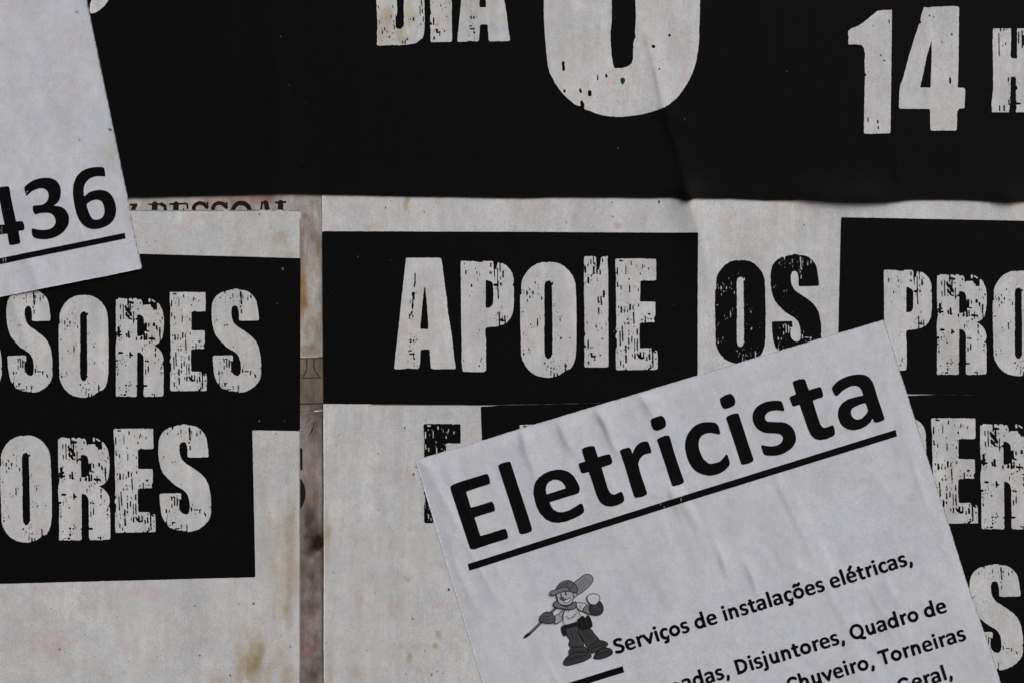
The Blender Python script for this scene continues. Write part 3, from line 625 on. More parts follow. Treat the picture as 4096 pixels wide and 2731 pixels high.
serif([(1562, 308, 1716, 303, 8), (1615, 310, 1615, 500, 26), (1716, 303, 1722, 345, 8), (1615, 400, 1680, 400, 8), (1686, 350, 1686, 420, 6)])
for dx in (0, 177):
    serif([(1905 + dx, 292, 1908 + dx, 345, 7)] + chain([(1900 + dx, 335), (1872 + dx, 306), (1832 + dx, 296), (1795 + dx, 312), (1776 + dx, 345), (1790 + dx, 380), (1850 + dx, 405), (1895 + dx, 440)], 17))
serif(chain([(2215 + 80 * math.cos(a), 385 + 88 * math.sin(a)) for a in np.linspace(0, 2 * math.pi, 25)], 20))
serif([(2402, 292, 2448, 290, 8), (2408, 295, 2370, 480, 9), (2440, 295, 2486, 480, 22)])
serif([(2532, 293, 2620, 290, 9), (2576, 295, 2576, 480, 24)])
tape = sheet('paper_strip', [(1150, 1429), (1215, 1431), (1262, 1430), (1290, 1425), (1340, 1424), (1350, 1618), (1290, 1622), (1240, 1640), (1190, 1646), (1150, 1645)], h_tape, t_tp, OLDPAPER, 4,
             label='brown paper strip with a thin outlined drawing across the narrow gap', cat='paper strip', seed=43)
def tp(P): return [(1024 + a / 2.2959, 1366 + b / 2.2959, 1024 + c / 2.2959, 1366 + d / 2.2959, r / 2.2959) for a, b, c, d, r in P]
def linework(C): 
    return lambda x, y: sd_caps(C, x, y) + 1.2 * (fbm(x / 5., y / 5., 14, 2) - .5)
C1 = tp(chain([(466, 160), (468, 245), (452, 285), (428, 332), (598, 330), (548, 278), (533, 235), (534, 160)], 5))
printed('outline_drawing', tape, linework(C1), (1195, 1425, 1300, 1525), h_tape, 0.07, PENCIL, 2)
C2 = tp([(300, 572, 720, 566, 7)]); C3 = tp([(300, 156, 720, 150, 4)])
printed('ruled_line', tape, linework(C2), (1150, 1600, 1345, 1628), h_tape, 0.07, PENCIL, 2)
printed('ruled_line', tape, linework(C3), (1150, 1427, 1345, 1440), h_tape, 0.07, PENCIL, 2)
C4 = tp([(540, 637, 575, 634, 6), (575, 634, 612, 629, 4)])
printed('torn_scrap', old2, linework(C4), (1250, 1630, 1300, 1652), h_old2, 0.16, ink_mat('white_scrap', (0.62, 0.62, 0.62)), 1.5)
C5 = tp([(525, 790, 505, 830, 5), (505, 830, 490, 860, 3), (520, 800, 530, 740, 3), (465, 740, 500, 700, 3)])
printed('tear_mark', old2, linework(C5), (1215, 1650, 1270, 1750), h_old2, 0.1, FADED, 1.5)

# ------------------------------------------------------------------ left poster
left = sheet('poster', [(-900, 842), (1203.5, 840.7), (1202, 1300), (1200.4, 1723), (1199.5, 2731), (1198, 3250), (-900, 3250)], h_left, t_left, PAPER, 8,
             label='worn black and white poster ending ORES, left of the narrow stained gap', seed=44, rim=0.45)
lb = block(left, [(-880, 984), (562, 1016), (1024, 1028.4), (1206, 1033.6), (1203, 1722.5), (1009.6, 1719), (1021.4, 2307), (0, 2333), (-880, 2355)], h_left, clip=[(-2000, 0), (1203.6, 0), (1202.2, 1300), (1200.6, 1723), (1199.6, 4000), (-2000, 4000)])
WL = dict(hf=h_left, lift=0.14, mat=PAPER, tf=t_left)
glyph(lb, 'S', (-176, 1157, 8, 1569), **WL)
glyph(lb, 'S', (27, 1157, 211, 1569), **WL)
glyph(lb, 'O', (235, 1181, 435, 1589.5), **WL)
glyph(lb, 'R', (462.5, 1192.5, 656, 1585.5), **WL)
glyph(lb, 'E', (679.5, 1168.6, 828, 1563), **WL)
glyph(lb, 'S', (847, 1155.6, 1045, 1568.5), **WL)
glyph(lb, 'O', (2, 1740.6, 207, 2168), rot=-0.8, **WL)
glyph(lb, 'R', (233, 1747, 440, 2159), rot=-0.8, **WL)
glyph(lb, 'E', (457, 1713, 621, 2128), rot=-0.6, **WL)
glyph(lb, 'S', (633.8, 1695, 845, 2125), **WL)
pp = [(1132, 1077, 5), (1038, 1683, 3.5), (1138, 1680, 2.5), (1110, 1214, 2)]
specks(lb, 'dust_specks', pp, h_left, 0.2, DUST)
specks(left, 'dirt_specks', [(1161, 2585, 3), (780, 2422, 3), (622, 966, 2.5), (586, 970, 2), (799, 2620, 4), (630, 2625, 2.5), (920, 2700, 4), (1014, 2412, 4), (1103, 1733, 3), (1038, 858, 3), (240, 2594, 4)] +
       [(rng.uniform(0, 1190), rng.uniform(2350, 2720), rng.uniform(.9, 2.0)) for _ in range(40)] + [(rng.uniform(560, 1190), rng.uniform(850, 1015), rng.uniform(.8, 1.8)) for _ in range(26)] + [(rng.uniform(1030, 1195), rng.uniform(1740, 2320), rng.uniform(.8, 1.8)) for _ in range(26)], h_left, 0.1, SPECK)

# ------------------------------------------------------------------ right posters: the upper sheet and the one pasted below it
ur = sheet('poster', [(1286.5, 560), (4700, 560), (4700, 1640), (1295, 1650), (1290, 1100)], h_ur, t_ur, PAPER, 7,
           label='poster reading APOIE OS in worn letters, right of the narrow stained gap', seed=45, rim=0.25)
ub = block(ur, [(1270, 925.6), (2048, 928), (2790.6, 932), (2790.6, 1640), (1270, 1640)], h_ur, clip=[(1286.3, 0), (1289.6, 1100), (1294.8, 1650), (9000, 1645), (9000, 0)], cell=7)
pb = block(ur, [(3364.7, 869.4), (4096, 883.4), (4690, 895), (4690, 1615), (3347, 1630)], h_ur, cell=7)
WU = dict(hf=h_ur, lift=0.14, mat=PAPER, tf=t_ur)
glyph(ub, 'A', (1577, 1032, 1823, 1475), **WU)
glyph(ub, 'P', (1843, 1044.5, 2056, 1487), **WU)
glyph(ub, 'O', (2080.5, 1049, 2306.5, 1509.5), **WU)
glyph(ub, 'I', (2335, 1025, 2434, 1469), **WU)
glyph(ub, 'E', (2461, 1035, 2630.5, 1479), **WU)
BU = dict(hf=h_ur, lift=0.08, mat=INK)
glyph(ur, 'O', (2860, 1041, 3063, 1454), wear=0.7, **BU)
glyph(ur, 'S', (3083, 1016, 3286, 1434), wear=0.8, **BU)
glyph(pb, 'P', (3536, 1080, 3728, 1481), **WU)
glyph(pb, 'R', (3747, 1097, 3947, 1498), **WU)
glyph(pb, 'O', (3971, 1084, 4176, 1503), **WU)
specks(ur, 'dirt_specks', [(2448, 811, 3), (2637, 808, 4.5), (2266, 891, 3), (2451, 867, 3), (1543, 832, 3.5), (1697, 848, 3), (1735, 832, 2), (3217, 900, 2.5)] +
       [(rng.uniform(1295, 3360), rng.uniform(800, 915), rng.uniform(.8, 1.7)) for _ in range(50)] + [(rng.uniform(2800, 2860), rng.uniform(940, 1400), rng.uniform(.8, 1.6)) for _ in range(12)], h_ur, 0.1, SPECK)
specks(ub, 'dust_specks', [(1432, 1028, 2.5), (1562, 1042, 1.5), (1326, 1168, 1.6), (2694, 1219, 1.8), (2456, 1325, 3), (2470, 1318, 2), (2700, 1500, 1.2)], h_ur, 0.2, DUST)

LRP = [(1294, 1614), (1600, 1617), (1923, 1620), (2150, 1617), (2600, 1606), (3100, 1591), (3630, 1574), (3760, 1577), (4700, 1597), (4700, 3300), (1298, 3300), (1295.5, 2731), (1294.5, 2100)]
lr = sheet('poster', LRP, h_lr, t_lr, PAPER, 7, label='lower poster sheet pasted under the APOIE row, mostly covered by the Eletricista flyer', seed=46, rim=0.12)
lbk = block(lr, [(1923.5, 1624.5), (1960, 1623), (2010, 1618), (2150, 1612), (2600, 1600), (3100, 1588), (3560, 1584), (3660, 1580.5), (3740, 1577.5), (3790, 1572), (4690, 1590), (4690, 3000), (1942, 3000), (1934, 2200), (1928, 1758)], h_lr,
            clip=LRP, cell=6)
WR = dict(hf=h_lr, lift=0.14, mat=PAPER, tf=t_lr)
glyph(lr, 'E', (1695, 1693.5, 1848, 2090), hf=h_lr, lift=0.08, mat=INK)
glyph(lbk, 'E', (2079, 1697, 2228, 2090), **WR)
glyph(lbk, 'P', (3512, 1668, 3705, 2090), **WR)
glyph(lbk, 'E', (3727, 1671, 3909, 2092), shear=0.012, **WR)
glyph(lbk, 'R', (3921, 1693, 4130, 2115), shear=0.018, **WR)
glyph(lbk, 'S', (3877, 2253, 4091, 2677), wear=0.8, **WR)
specks(lr, 'dirt_specks', [(1651, 2472, 3.5), (1796, 2356, 5), (1727, 2695, 3.5), (1748, 2682, 2.5), (1772, 2690, 2.5), (1624, 2694, 2.5), (1514, 2035, 2.5), (1513, 1812, 2.5), (1333, 2287, 2.5), (1620, 1708, 3), (1655, 1895, 4), (1665, 1866, 3), (1699, 2600, 2.5)] +
       [(rng.uniform(1300, 1720), rng.uniform(1640, 2725), rng.uniform(.8, 1.8)) for _ in range(70)], h_lr, 0.1, SPECK)

# ------------------------------------------------------------------ black poster along the top
TOPP = [(4700, -900), (-900, -900)] + BOT
top = sheet('poster', TOPP, h_top, None, INK, 9, rough=1.0, label='large black poster with white DIA, big 0 and 14, its lower edge lifting', seed=47)
WT = dict(hf=h_top, lift=0.11, mat=PAPER, tf=t_top)
glyph(top, 'D', None, scale=(1490, 0, 4.126), **WT)
glyph(top, 'I', (1718, -228, 1806.5, 170.5), rot=-0.6, **WT)
glyph(top, 'A', (1827, -213, 2038, 168), rot=-0.8, **WT)
K = 2.2959
glyph(top, 'zero', None, scale=(2048, 0, K), name='digit', cell=3.0, **WT)
glyph(top, 'one', None, scale=(3072, 0, K), name='digit', **WT)
glyph(top, 'four', None, scale=(3072, 0, K), name='digit', **WT)
glyph(top, 'H', None, scale=(3072, 0, K), **WT)
T['leaf'] = dict(o=[(838,127),(870,126),(920,98),(965,60),(1005,0),(1040,-80),(1000,-120),(900,-90),(850,-10),(830,50),(828,100)], f=[(900,-95,900,-94,3)])
glyph(top, 'leaf', None, scale=(0, 0, K), **WT)
gsp = catmull([(2482, 318), (2488, 313), (2497, 315), (2500, 325), (2494, 337), (2488, 339), (2483, 328)])
printed('green_spot', top, lambda x, y: sd_poly(gsp, x, y), inkbox(gsp), h_top, 0.2, GREEN, 1.5)
specks(top, 'dust_specks', [(1125, 150, 2.5), (1159, 343, 2), (1223, 411, 1.8), (2737, 478, 3), (2472, 594, 3), (2460, 74, 2), (3146, 287, 2.4), (1207, 648, 1.5), (2545, 577, 1.3), (3600, 650, 1.2)], h_top, 0.22, DUST)

# ------------------------------------------------------------------ flyer with the telephone number
num = sheet('flyer', NUM, h_num, t_num, BOND, 7, rough=1.0, label='white paper flyer with the large underlined number 436, pasted at a tilt', cat='flyer', seed=48)
def toner(parent, name, outlines, holes, o, k, hf, cell=2.5, lift=0.08, edge=0.5, sm=True, flecks=None, mat=None):
    Os = [np.array(P, float) / k + np.array(o) for P in outlines]
    Hs = [np.array(P, float) / k + np.array(o) for P in holes]
    if sm:
        Os = [catmull(P, 3) for P in Os]; Hs = [catmull(P, 3) for P in Hs]
    FL = None
    if flecks:
        FL = [(a / k + o[0], b / k + o[1], c / k + o[0], d / k + o[1], r / k) for a, b, c, d, r in flecks]
    def sdf(x, y):
        d = sd_poly(Os[0], x, y)
        for P in Os[1:]: d = np.minimum(d, sd_poly(P, x, y))
        for P in Hs: d = np.maximum(d, -sd_poly(P, x, y))
        d = d + edge * 2 * (fbm(x / 6.0, y / 6.0, 33, 2) - 0.5)
        if FL: d = np.maximum(d, -sd_flecks(FL, x, y))
        return d
    return printed(name, parent, sdf, inkbox(np.concatenate(Os)), hf, lift, mat or TONER, cell)
O6, K6 = (0, 640), 3.5635
toner(num, 'digit', [[(1510,235),(1500,243),(1440,238),(1370,242),(1300,268),(1250,310),(1220,360),(1205,430),(1208,500),(1215,525),(1260,485),(1330,450),(1410,435),(1490,440),(1560,470),(1615,530),(1650,610),(1667,700),(1660,790),(1630,860),(1570,925),(1480,970),(1380,990),(1300,985),(1230,955),(1165,895),(1115,800),(1085,690),(1065,580),(1055,480),(1060,370),(1085,280),(1125,215),(1190,160),(1270,125),(1360,110),(1440,108),(1485,115),(1500,150)]],
      [[(1250,640),(1300,600),(1350,578),(1400,573),(1450,590),(1480,630),(1500,700),(1500,760),(1480,815),(1440,847),(1390,858),(1340,850),(1300,800),(1270,730)]], O6, K6, h_num)
toner(num, 'digit', [[(365,400),(400,360),(470,310),(560,275),(660,262),(740,270),(810,300),(860,360),(880,430),(882,500),(865,570),(830,625),(785,658),(850,665),(915,690),(965,740),(995,800),(1000,870),(985,940),(940,1010),(870,1070),(780,1115),(680,1135),(580,1133),(510,1115),(478,1080),(468,1010),(475,985),(500,985),(560,1000),(640,1003),(720,990),(780,955),(808,900),(805,850),(780,800),(730,768),(670,760),(600,765),(540,780),(515,780),(495,750),(483,700),(487,665),(530,655),(600,650),(650,630),(690,590),(708,540),(705,490),(685,445),(645,418),(590,412),(520,430),(460,465),(410,510),(390,515),(372,460)]],
      [], O6, K6, h_num, flecks=[(400, 465, 410, 455, 6), (395, 490, 400, 485, 5), (420, 440, 425, 445, 4), (470, 370, 472, 372, 4), (380, 420, 382, 440, 3)])
toner(num, 'digit', [[(-30,410),(60,385),(130,385),(150,400),(175,550),(210,720),(245,885),(320,878),(345,885),(360,930),(368,985),(350,1008),(280,1020),(295,1100),(308,1180),(290,1200),(200,1218),(160,1218),(145,1200),(120,1055),(0,1070),(-190,1110),(-230,1060),(-240,990),(-130,700)]],
      [[(10,560),(40,740),(80,925),(0,935),(-110,955),(-50,750)]], O6, K6, h_num, sm=False, flecks=[(60,750,64,772,4),(120,712,160,700,3),(38,950,40,1050,4),(10,985,14,1020,5),(70,392,74,398,4)])
toner(num, 'underline', [[(1790,1045),(1805,1125),(0,1495),(-2500,2007),(-2500,1920),(0,1408)]], [], O6, K6, h_num, sm=False, flecks=[(60,1410,66,1470,4),(95,1400,98,1450,4)])
toner(num, 'letter', [[(-60,-70),(15,-40),(18,-6),(8,4),(-12,6),(-60,6)]], [], (0, 0), 1.0, h_num)
specks(num, 'dirt_specks', [(rng.uniform(0, 380), rng.uniform(0, 1150), rng.uniform(.6, 1.4)) for _ in range(26)] + [(440, 519, 3), (446, 523, 3.5), (451, 521, 2), (311, 53, 3), (322, 562, 2.5)], h_num, 0.1, SPECK)

# ------------------------------------------------------------------ electrician's flyer
fly = sheet('flyer', FLY, h_fly, t_fly, BOND, 6, rough=1.0, label='wrinkled white Eletricista flyer with a printed workman, pasted at a tilt', cat='flyer', seed=49)
a1, a2, a3, a4 = ((1780, 1820), 3.92), ((2100, 1740), 3.92), ((2440, 1620), 3.92), ((2840, 1540), 3.92)
a5 = ((3130, 1440), 3.4087)
HEAD = [
 (a1, [[(85,490),(105,462),(200,420),(430,350),(620,290),(660,282),(685,310),(705,370),(710,430),(690,448),(520,500),(330,565),(370,690),(408,812),(560,770),(720,718),(740,718),(770,765),(787,845),(775,870),(620,915),(465,968),(510,1110),(555,1255),(720,1210),(900,1150),(945,1142),(970,1180),(990,1255),(985,1295),(900,1325),(700,1385),(470,1465),(410,1465),(390,1440),(300,1160),(200,860),(100,560)]], [], False),
 (a1, [[(830,155),(870,125),(960,98),(1010,92),(1030,105),(1150,480),(1280,870),(1365,1140),(1355,1185),(1270,1220),(1200,1233),(1165,1205),(1050,830),(900,370)]], [], False),
 (a2, [[(860,820),(855,870),(835,905),(620,970),(385,1042),(405,1100),(450,1160),(520,1195),(600,1195),(700,1165),(800,1105),(860,1065),(895,1062),(915,1110),(928,1170),(920,1205),(860,1250),(760,1300),(640,1345),(520,1365),(420,1355),(320,1305),(240,1220),(190,1130),(155,1020),(132,900),(140,800),(165,720),(220,650),(300,590),(400,550),(500,530),(600,535),(690,570),(760,630),(810,705),(840,770)]],
  [[(338,918),(325,840),(340,770),(380,720),(440,692),(510,690),(570,715),(610,760),(642,822),(500,868)]], False),
 (a2, [[(890,215),(920,190),(1000,165),(1070,160),(1090,175),(1120,270),(1142,335),(1220,310),(1310,288),(1335,300),(1360,360),(1368,415),(1350,445),(1270,475),(1198,500),(1240,640),(1290,810),(1320,875),(1350,910),(1400,922),(1460,895),(1505,872),(1525,890),(1550,960),(1555,1010),(1535,1045),(1460,1085),(1350,1112),(1260,1100),(1190,1055),(1140,980),(1110,900),(1060,740),(1000,570),(950,580),(900,592),(880,575),(850,500),(838,450),(855,430),(942,400),(910,300)]], [], False),
 (a3, [[(148,710),(180,685),(270,658),(310,660),(325,690),(350,755),(375,690),(410,630),(460,585),(520,562),(580,560),(605,585),(630,650),(645,720),(640,748),(590,752),(540,765),(495,800),(460,850),(440,915),(470,1040),(530,1220),(578,1365),(570,1395),(500,1430),(400,1447),(375,1420),(310,1210),(230,940)]], [], False),
 (a3, [[(732,535),(770,505),(860,470),(915,468),(935,490),(1000,720),(1080,960),(1160,1190),(1140,1220),(1060,1250),(990,1265),(965,1245),(880,970),(790,700)], [(632,240),(655,205),(730,175),(800,157),(840,185),(870,240),(878,295),(860,340),(800,375),(730,397),(680,375),(648,320)]], [], False),
 (a3, [[(1530,258),(1610,262),(1665,280),(1700,330),(1722,420),(1708,455),(1650,440),(1568,430),(1500,440),(1430,480),(1392,560),(1390,640),(1415,740),(1460,830),(1530,895),(1570,910),(1620,905),(1720,875),(1790,800),(1815,765),(1838,776),(1865,850),(1875,910),(1850,960),(1790,1020),(1700,1070),(1600,1095),(1540,1098),(1440,1075),(1350,1030),(1270,945),(1210,820),(1175,670),(1180,560),(1210,460),(1270,370),(1340,310),(1430,270)]], [], True),
 (a4, [[(248,510),(270,480),(350,445),(430,435),(450,455),(520,670),(600,920),(680,1155),(670,1190),(600,1225),(510,1243),(485,1225),(400,960),(310,690)], [(152,220),(170,190),(240,148),(310,128),(355,150),(385,200),(397,260),(380,310),(320,345),(245,368),(200,355),(165,290)]], [], False),
 (a4, [[(1160,365),(1155,400),(1120,398),(1050,390),(960,400),(895,430),(860,475),(862,525),(890,560),(960,570),(1060,572),(1150,578),(1230,610),(1290,665),(1325,730),(1345,810),(1335,890),(1290,965),(1210,1030),(1110,1080),(1000,1100),(900,1098),(845,1080),(825,1035),(803,970),(805,940),(830,935),(900,948),(980,950),(1060,930),(1115,890),(1140,835),(1130,795),(1095,765),(1030,752),(940,748),(850,738),(770,700),(710,640),(675,570),(663,490),(680,410),(725,340),(800,285),(900,250),(1010,237),(1100,243),(1125,265),(1145,315)]], [], True),
 (a5, [[(135,300),(160,278),(230,255),(290,252),(310,270),(335,350),(358,405),(430,382),(505,362),(525,375),(548,440),(552,485),(535,505),(470,525),(410,548),(450,680),(490,800),(515,870),(545,910),(580,918),(640,895),(680,878),(695,895),(715,965),(712,1005),(690,1030),(600,1070),(510,1087),(440,1070),(385,1015),(345,930),(300,800),(232,605),(190,615),(150,630),(128,612),(105,550),(90,510),(105,490),(182,460),(155,370)]], [], False),
 (a5, [[(670,375),(690,345),(740,290),(820,240),(920,205),(1040,188),(1120,198),(1180,230),(1225,290),(1255,370),(1290,490),(1340,640),(1390,790),(1375,815),(1320,840),(1265,850),(1245,830),(1225,785),(1200,840),(1140,895),(1060,935),(970,952),(890,940),(830,905),(785,855),(760,790),(752,720),(765,650),(810,585),(880,535),(970,505),(1100,475),(1080,410),(1050,365),(1000,345),(940,350),(870,380),(810,420),(760,470),(735,485),(710,475),(685,425)]],
  [[(1132,580),(1060,600),(1000,625),(950,655),(930,695),(940,750),(970,790),(1020,808),(1080,790),(1130,745),(1165,690),(1150,630)]], False),
]
for (o_, k_), outs, holes, sm in HEAD:
    toner(fly, 'letter', outs, holes, o_, k_, h_fly, sm=sm, lift=0.09)
toner(fly, 'underline', [[(1871, 2252.7), (2700, 1989.5), (3581.8, 1717), (3587.6, 1743.6), (2705, 2016), (1877.7, 2279.7)]], [], (0, 0), 1.0, h_fly, cell=3, lift=0.09, sm=False,
      flecks=[(2640, 2008, 2642, 2018, 1.4), (2722, 1988, 2724, 2000, 1.6), (2655, 2022, 2657, 2025, 1.5)])
toner(fly, 'underline', [[(2490, 2661), (2496.6, 2686), (2057, 2823), (2050, 2798)]], [], (0, 0), 1.0, h_fly, cell=3, lift=0.09, sm=False)

# small print, drawn with a pen of constant width on an em square (y up)
def ell(cx, cy, rx, ry, a0, a1, n=18):
    return [(cx + rx * math.cos(math.radians(a)), cy + ry * math.sin(math.radians(a))) for a in np.linspace(a0, a1, n)]
hw = 0.058
B, X, AS, CP = hw, 0.475 - hw, 0.70 - hw, 0.64 - hw
arch = [(.125, .30), (.19, .385), (.27, .415), (.35, .395), (.395, .33), (.40, .25), (.40, B)]
G = {
 'o': (.537, [ell(.268, .236, .178, .183, 0, 360, 26)]),
 'e': (.503, [[(.42, .245), (.10, .245)], ell(.253, .236, .168, .183, 3, 312, 24)]),
 'c': (.418, [ell(.25, .236, .172, .183, 52, 306, 20)]),
 's': (.399, [[(.33, .395), (.25, .42), (.16, .41), (.108, .355), (.135, .29), (.22, .25), (.30, .205), (.332, .135), (.285, .07), (.19, .05), (.07, .075)]]),
 'r': (.355, [[(.125, B), (.125, X)], [(.125, .28), (.17, .37), (.235, .41), (.305, .405)]]),
 'i': (.246, [[(.123, B), (.123, X)]], [(.123, .615, .073)]),
 'j': (.255, [[(.13, X), (.13, -.05), (.105, -.115), (.02, -.13)]], [(.13, .615, .073)]),
 'l': (.246, [[(.123, B), (.123, AS)]]),
 't': (.347, [[(.155, .56), (.155, .14), (.185, .065), (.245, .05), (.30, .062)], [(.05, .42), (.30, .42)]]),
 'a': (.494, [[(.09, .38), (.16, .415), (.25, .42), (.325, .395), (.36, .32), (.362, B)], [(.36, .262), (.24, .258), (.14, .225), (.105, .145), (.14, .07), (.21, .05), (.29, .075), (.355, .15)]]),
 'n': (.537, [[(.125, B), (.125, X)], arch]),
 'm': (.813, [[(.125, B), (.125, X)], arch, [(x + .275, y) for x, y in arch]]),
 'u': (.537, [[(.135, X), (.135, .2), (.16, .095), (.225, .052), (.295, .068), (.39, .15)], [(.405, X), (.405, B)]]),
 'h': (.537, [[(.125, B), (.125, AS)], arch]),
 'v': (.473, [[(.06, X), (.236, B)], [(.236, B), (.413, X)]]),
 'd': (.537, [ell(.245, .236, .165, .183, 0, 360, 24), [(.415, B), (.415, AS)]]),
 'S': (.473, [[(.38, .55), (.30, .59), (.20, .592), (.115, .55), (.09, .47), (.135, .385), (.24, .335), (.34, .28), (.392, .20), (.365, .105), (.28, .052), (.17, .05), (.065, .085)]]),
 'D': (.630, [[(.14, B), (.14, CP)], [(.14, CP), (.28, CP), (.41, .54), (.50, .44), (.525, .32), (.495, .19), (.41, .095), (.28, B), (.14, B)]]),
 'Q': (.676, [ell(.335, .318, .248, .272, 0, 360, 30), [(.40, .075), (.50, -.015), (.60, -.045)]]),
 'T': (.495, [[(.06, CP), (.44, CP)], [(.248, B), (.248, CP)]]),
 'C': (.529, [ell(.31, .318, .232, .272, 48, 308, 24)]),
 'G': (.637, [ell(.325, .318, .245, .272, 48, 318, 24), [(.515, .12), (.53, .29), (.40, .29)]]),
 ',': (.258, [[(.135, .06), (.13, .0), (.09, -.085)]]),
}
G['ç'] = (.418, G['c'][1] + [[(.26, .03), (.315, -.06), (.275, -.12), (.18, -.13)]])
G['é'] = (.503, G['e'][1] + [[(.235, .565), (.325, .665)]])
G['õ'] = (.537, G['o'][1] + [[(.14, .575), (.195, .625), (.275, .59), (.345, .58), (.39, .63)]])
def inkshape(C, Q, PO, PH):
    def f(x, y):
        d = np.minimum(sd_caps(C, x, y), sd_bars(Q, x, y))
        for P in PO:
            e = sd_poly(P, x, y)
            for H in PH: e = np.maximum(e, -sd_poly(H, x, y))
            d = np.minimum(d, e - 0.7)
        return d + 0.9 * (fbm(x / 4., y / 4., 15, 2) - .5)
    return f
# the small print shares the heading's typeface: its letters are reused where they occur
HG = {}
for ch_, k_ in (('l', 1), ('e', 2), ('t', 3), ('r', 4), ('i', 5), ('c', 6), ('s', 8), ('a', 10)):
    (o_, kk_), outs, holes, sm = HEAD[k_]
    ca_, sa_ = math.cos(math.radians(16.9)), math.sin(math.radians(16.9))
    def flat(P):
        P = catmull(np.array(P, float), 3) / kk_ if sm else np.array(P, float) / kk_
        return np.stack([P[:, 0] * ca_ - P[:, 1] * sa_, -(P[:, 0] * sa_ + P[:, 1] * ca_)], 1) / 430.0
    Oq, Hq = [flat(P) for P in outs], [flat(P) for P in holes]
    allp = np.concatenate(Oq)
    sp = np.array([p for st in G[ch_][1] for p in st])
    x_mid = (sp[:, 0].min() + sp[:, 0].max()) / 2
    sh = np.array([x_mid - (allp[:, 0].min() + allp[:, 0].max()) / 2, -allp[:, 1].min() - (0.012 if ch_ in 'ecsat' else 0.0)])
    HG[ch_] = ([P + sh for P in Oq], [P + sh for P in Hq])
def line(text, ox, oy, em, ang):
    ca, sa = math.cos(math.radians(ang)), math.sin(math.radians(ang))
    pen = 0.0
    for ch in text:
        if ch == ' ':
            pen += .226; continue
        g = G[ch]
        tr = lambda x, y: (ox + em * ((pen + x) * ca - y * sa * 1.0), oy - em * ((pen + x) * sa + y * ca))
        C, Bs, PO, PH = [], [], [], []
        base = {'é': 'e', 'ç': 'c'}.get(ch, ch)
        strokes = g[1]
        if base in HG:
            PO = [np.array([tr(*p) for p in P]) for P in HG[base][0]]
            PH = [np.array([tr(*p) for p in P]) for P in HG[base][1]]
            strokes = g[1][len(G[base][1]):]
        for st in strokes:
            Q = [tr(*p) for p in st]
            (Bs if len(Q) == 2 and ch != 'v' else C).extend([(Q[i][0], Q[i][1], Q[i + 1][0], Q[i + 1][1], hw * em * 1.16) for i in range(len(Q) - 1)])
        for d in (g[2] if len(g) > 2 and base not in HG else []):
            q = tr(d[0], d[1]); C.append((q[0], q[1], q[0] + .1, q[1], d[2] * em))
        C0, B0 = np.array(C).reshape(-1, 5), np.array(Bs).reshape(-1, 5)
        C = np.concatenate([C0, B0] + [np.concatenate([P, P, P[:, :1] * 0], 1) for P in PO])
        if C[:, [1, 3]].min() < 2790:
            b = (C[:, [0, 2]].min() - 10, C[:, [1, 3]].min() - 10, C[:, [0, 2]].max() + 10, C[:, [1, 3]].max() + 10)
            printed('letter', fly, inkshape(C0, B0, PO, PH), b, h_fly, 0.09, TONER, 2.0)
        pen += g[0]
line('Serviços de instalações elétricas,', 2463, 2614, 92.3, 16.9)
line('madas, Disjuntores, Quadro de', 2945 - 296 * .958, 2697 + 296 * .2869, 91.8, 16.67)
line('Chuveiro, Torneiras', 3154, 2769, 91.7, 16.67)
line('Geral,', 3596, 2772, 91.7, 16.67)

# printed workman: flat grey drawing, dark outlines
OI, KI = (2080, 2280), 2.24
def ipoly(P): return catmull(np.array(P, float) / KI + np.array(OI), 3)
lay = [0.0]
def drawn(parent, name, polys, v, outline=3.0, cell=1.6):
    Ps = [ipoly(P) for P in polys]
    lay[0] += 0.012
    def s0(x, y):
        d = sd_poly(Ps[0], x, y)
        for P in Ps[1:]: d = np.minimum(d, sd_poly(P, x, y))
        return d
    o = printed(name, parent, s0, inkbox(np.concatenate(Ps)), h_fly, 0.09 + lay[0], grey(v), cell)
    if outline and parent is not fly:
        lay[0] += 0.012
        printed('contour', parent, lambda x, y: np.abs(s0(x, y)) - outline / KI * 1.15, inkbox(np.concatenate(Ps)), h_fly, 0.09 + lay[0], grey(0.010), cell)
    return o
def pen(parent, name, strokes, r, v, cell=1.4):
    C = []
    for st in strokes:
        Q = np.array(st, float) / KI + np.array(OI)
        C += [(Q[i][0], Q[i][1], Q[i + 1][0], Q[i + 1][1], r / KI) for i in range(len(Q) - 1)]
    C = np.array(C)
    b = (C[:, [0, 2]].min() - 8, C[:, [1, 3]].min() - 8, C[:, [0, 2]].max() + 8, C[:, [1, 3]].max() + 8)
    lay[0] += 0.012
    return printed(name, parent, lambda x, y: sd_caps(C, x, y), b, h_fly, 0.09 + lay[0], grey(v), cell)
fig = drawn(fly, 'illustration', [[(385, 350), (430, 335), (512, 330), (540, 375), (556, 425), (560, 480), (400, 500), (384, 430)]], 0.54, 0)
drawn(fig, 'tool_handle', [[(482, 112), (530, 70), (580, 34), (625, 33), (655, 68), (640, 112), (590, 165), (518, 215), (500, 170)]], 0.24)
pen(fig, 'handle_groove', [[(520, 150), (610, 70)], [(535, 175), (630, 90)], [(510, 130), (590, 60)]], 2.5, 0.10)
pen(fig, 'tool_shaft', [[(325, 328), (75, 573)]], 12, 0.03)
pen(fig, 'tool_shaft', [[(318, 335), (95, 553)]], 6, 0.13)
drawn(fig, 'tool_tip', [[(30, 605), (44, 578), (78, 552), (92, 566), (62, 596)]], 0.02, 0)
drawn(fig, 'trouser_leg', [[(510, 495), (620, 512), (665, 565), (712, 622), (690, 660), (615, 692), (560, 610), (520, 552)]], 0.050)
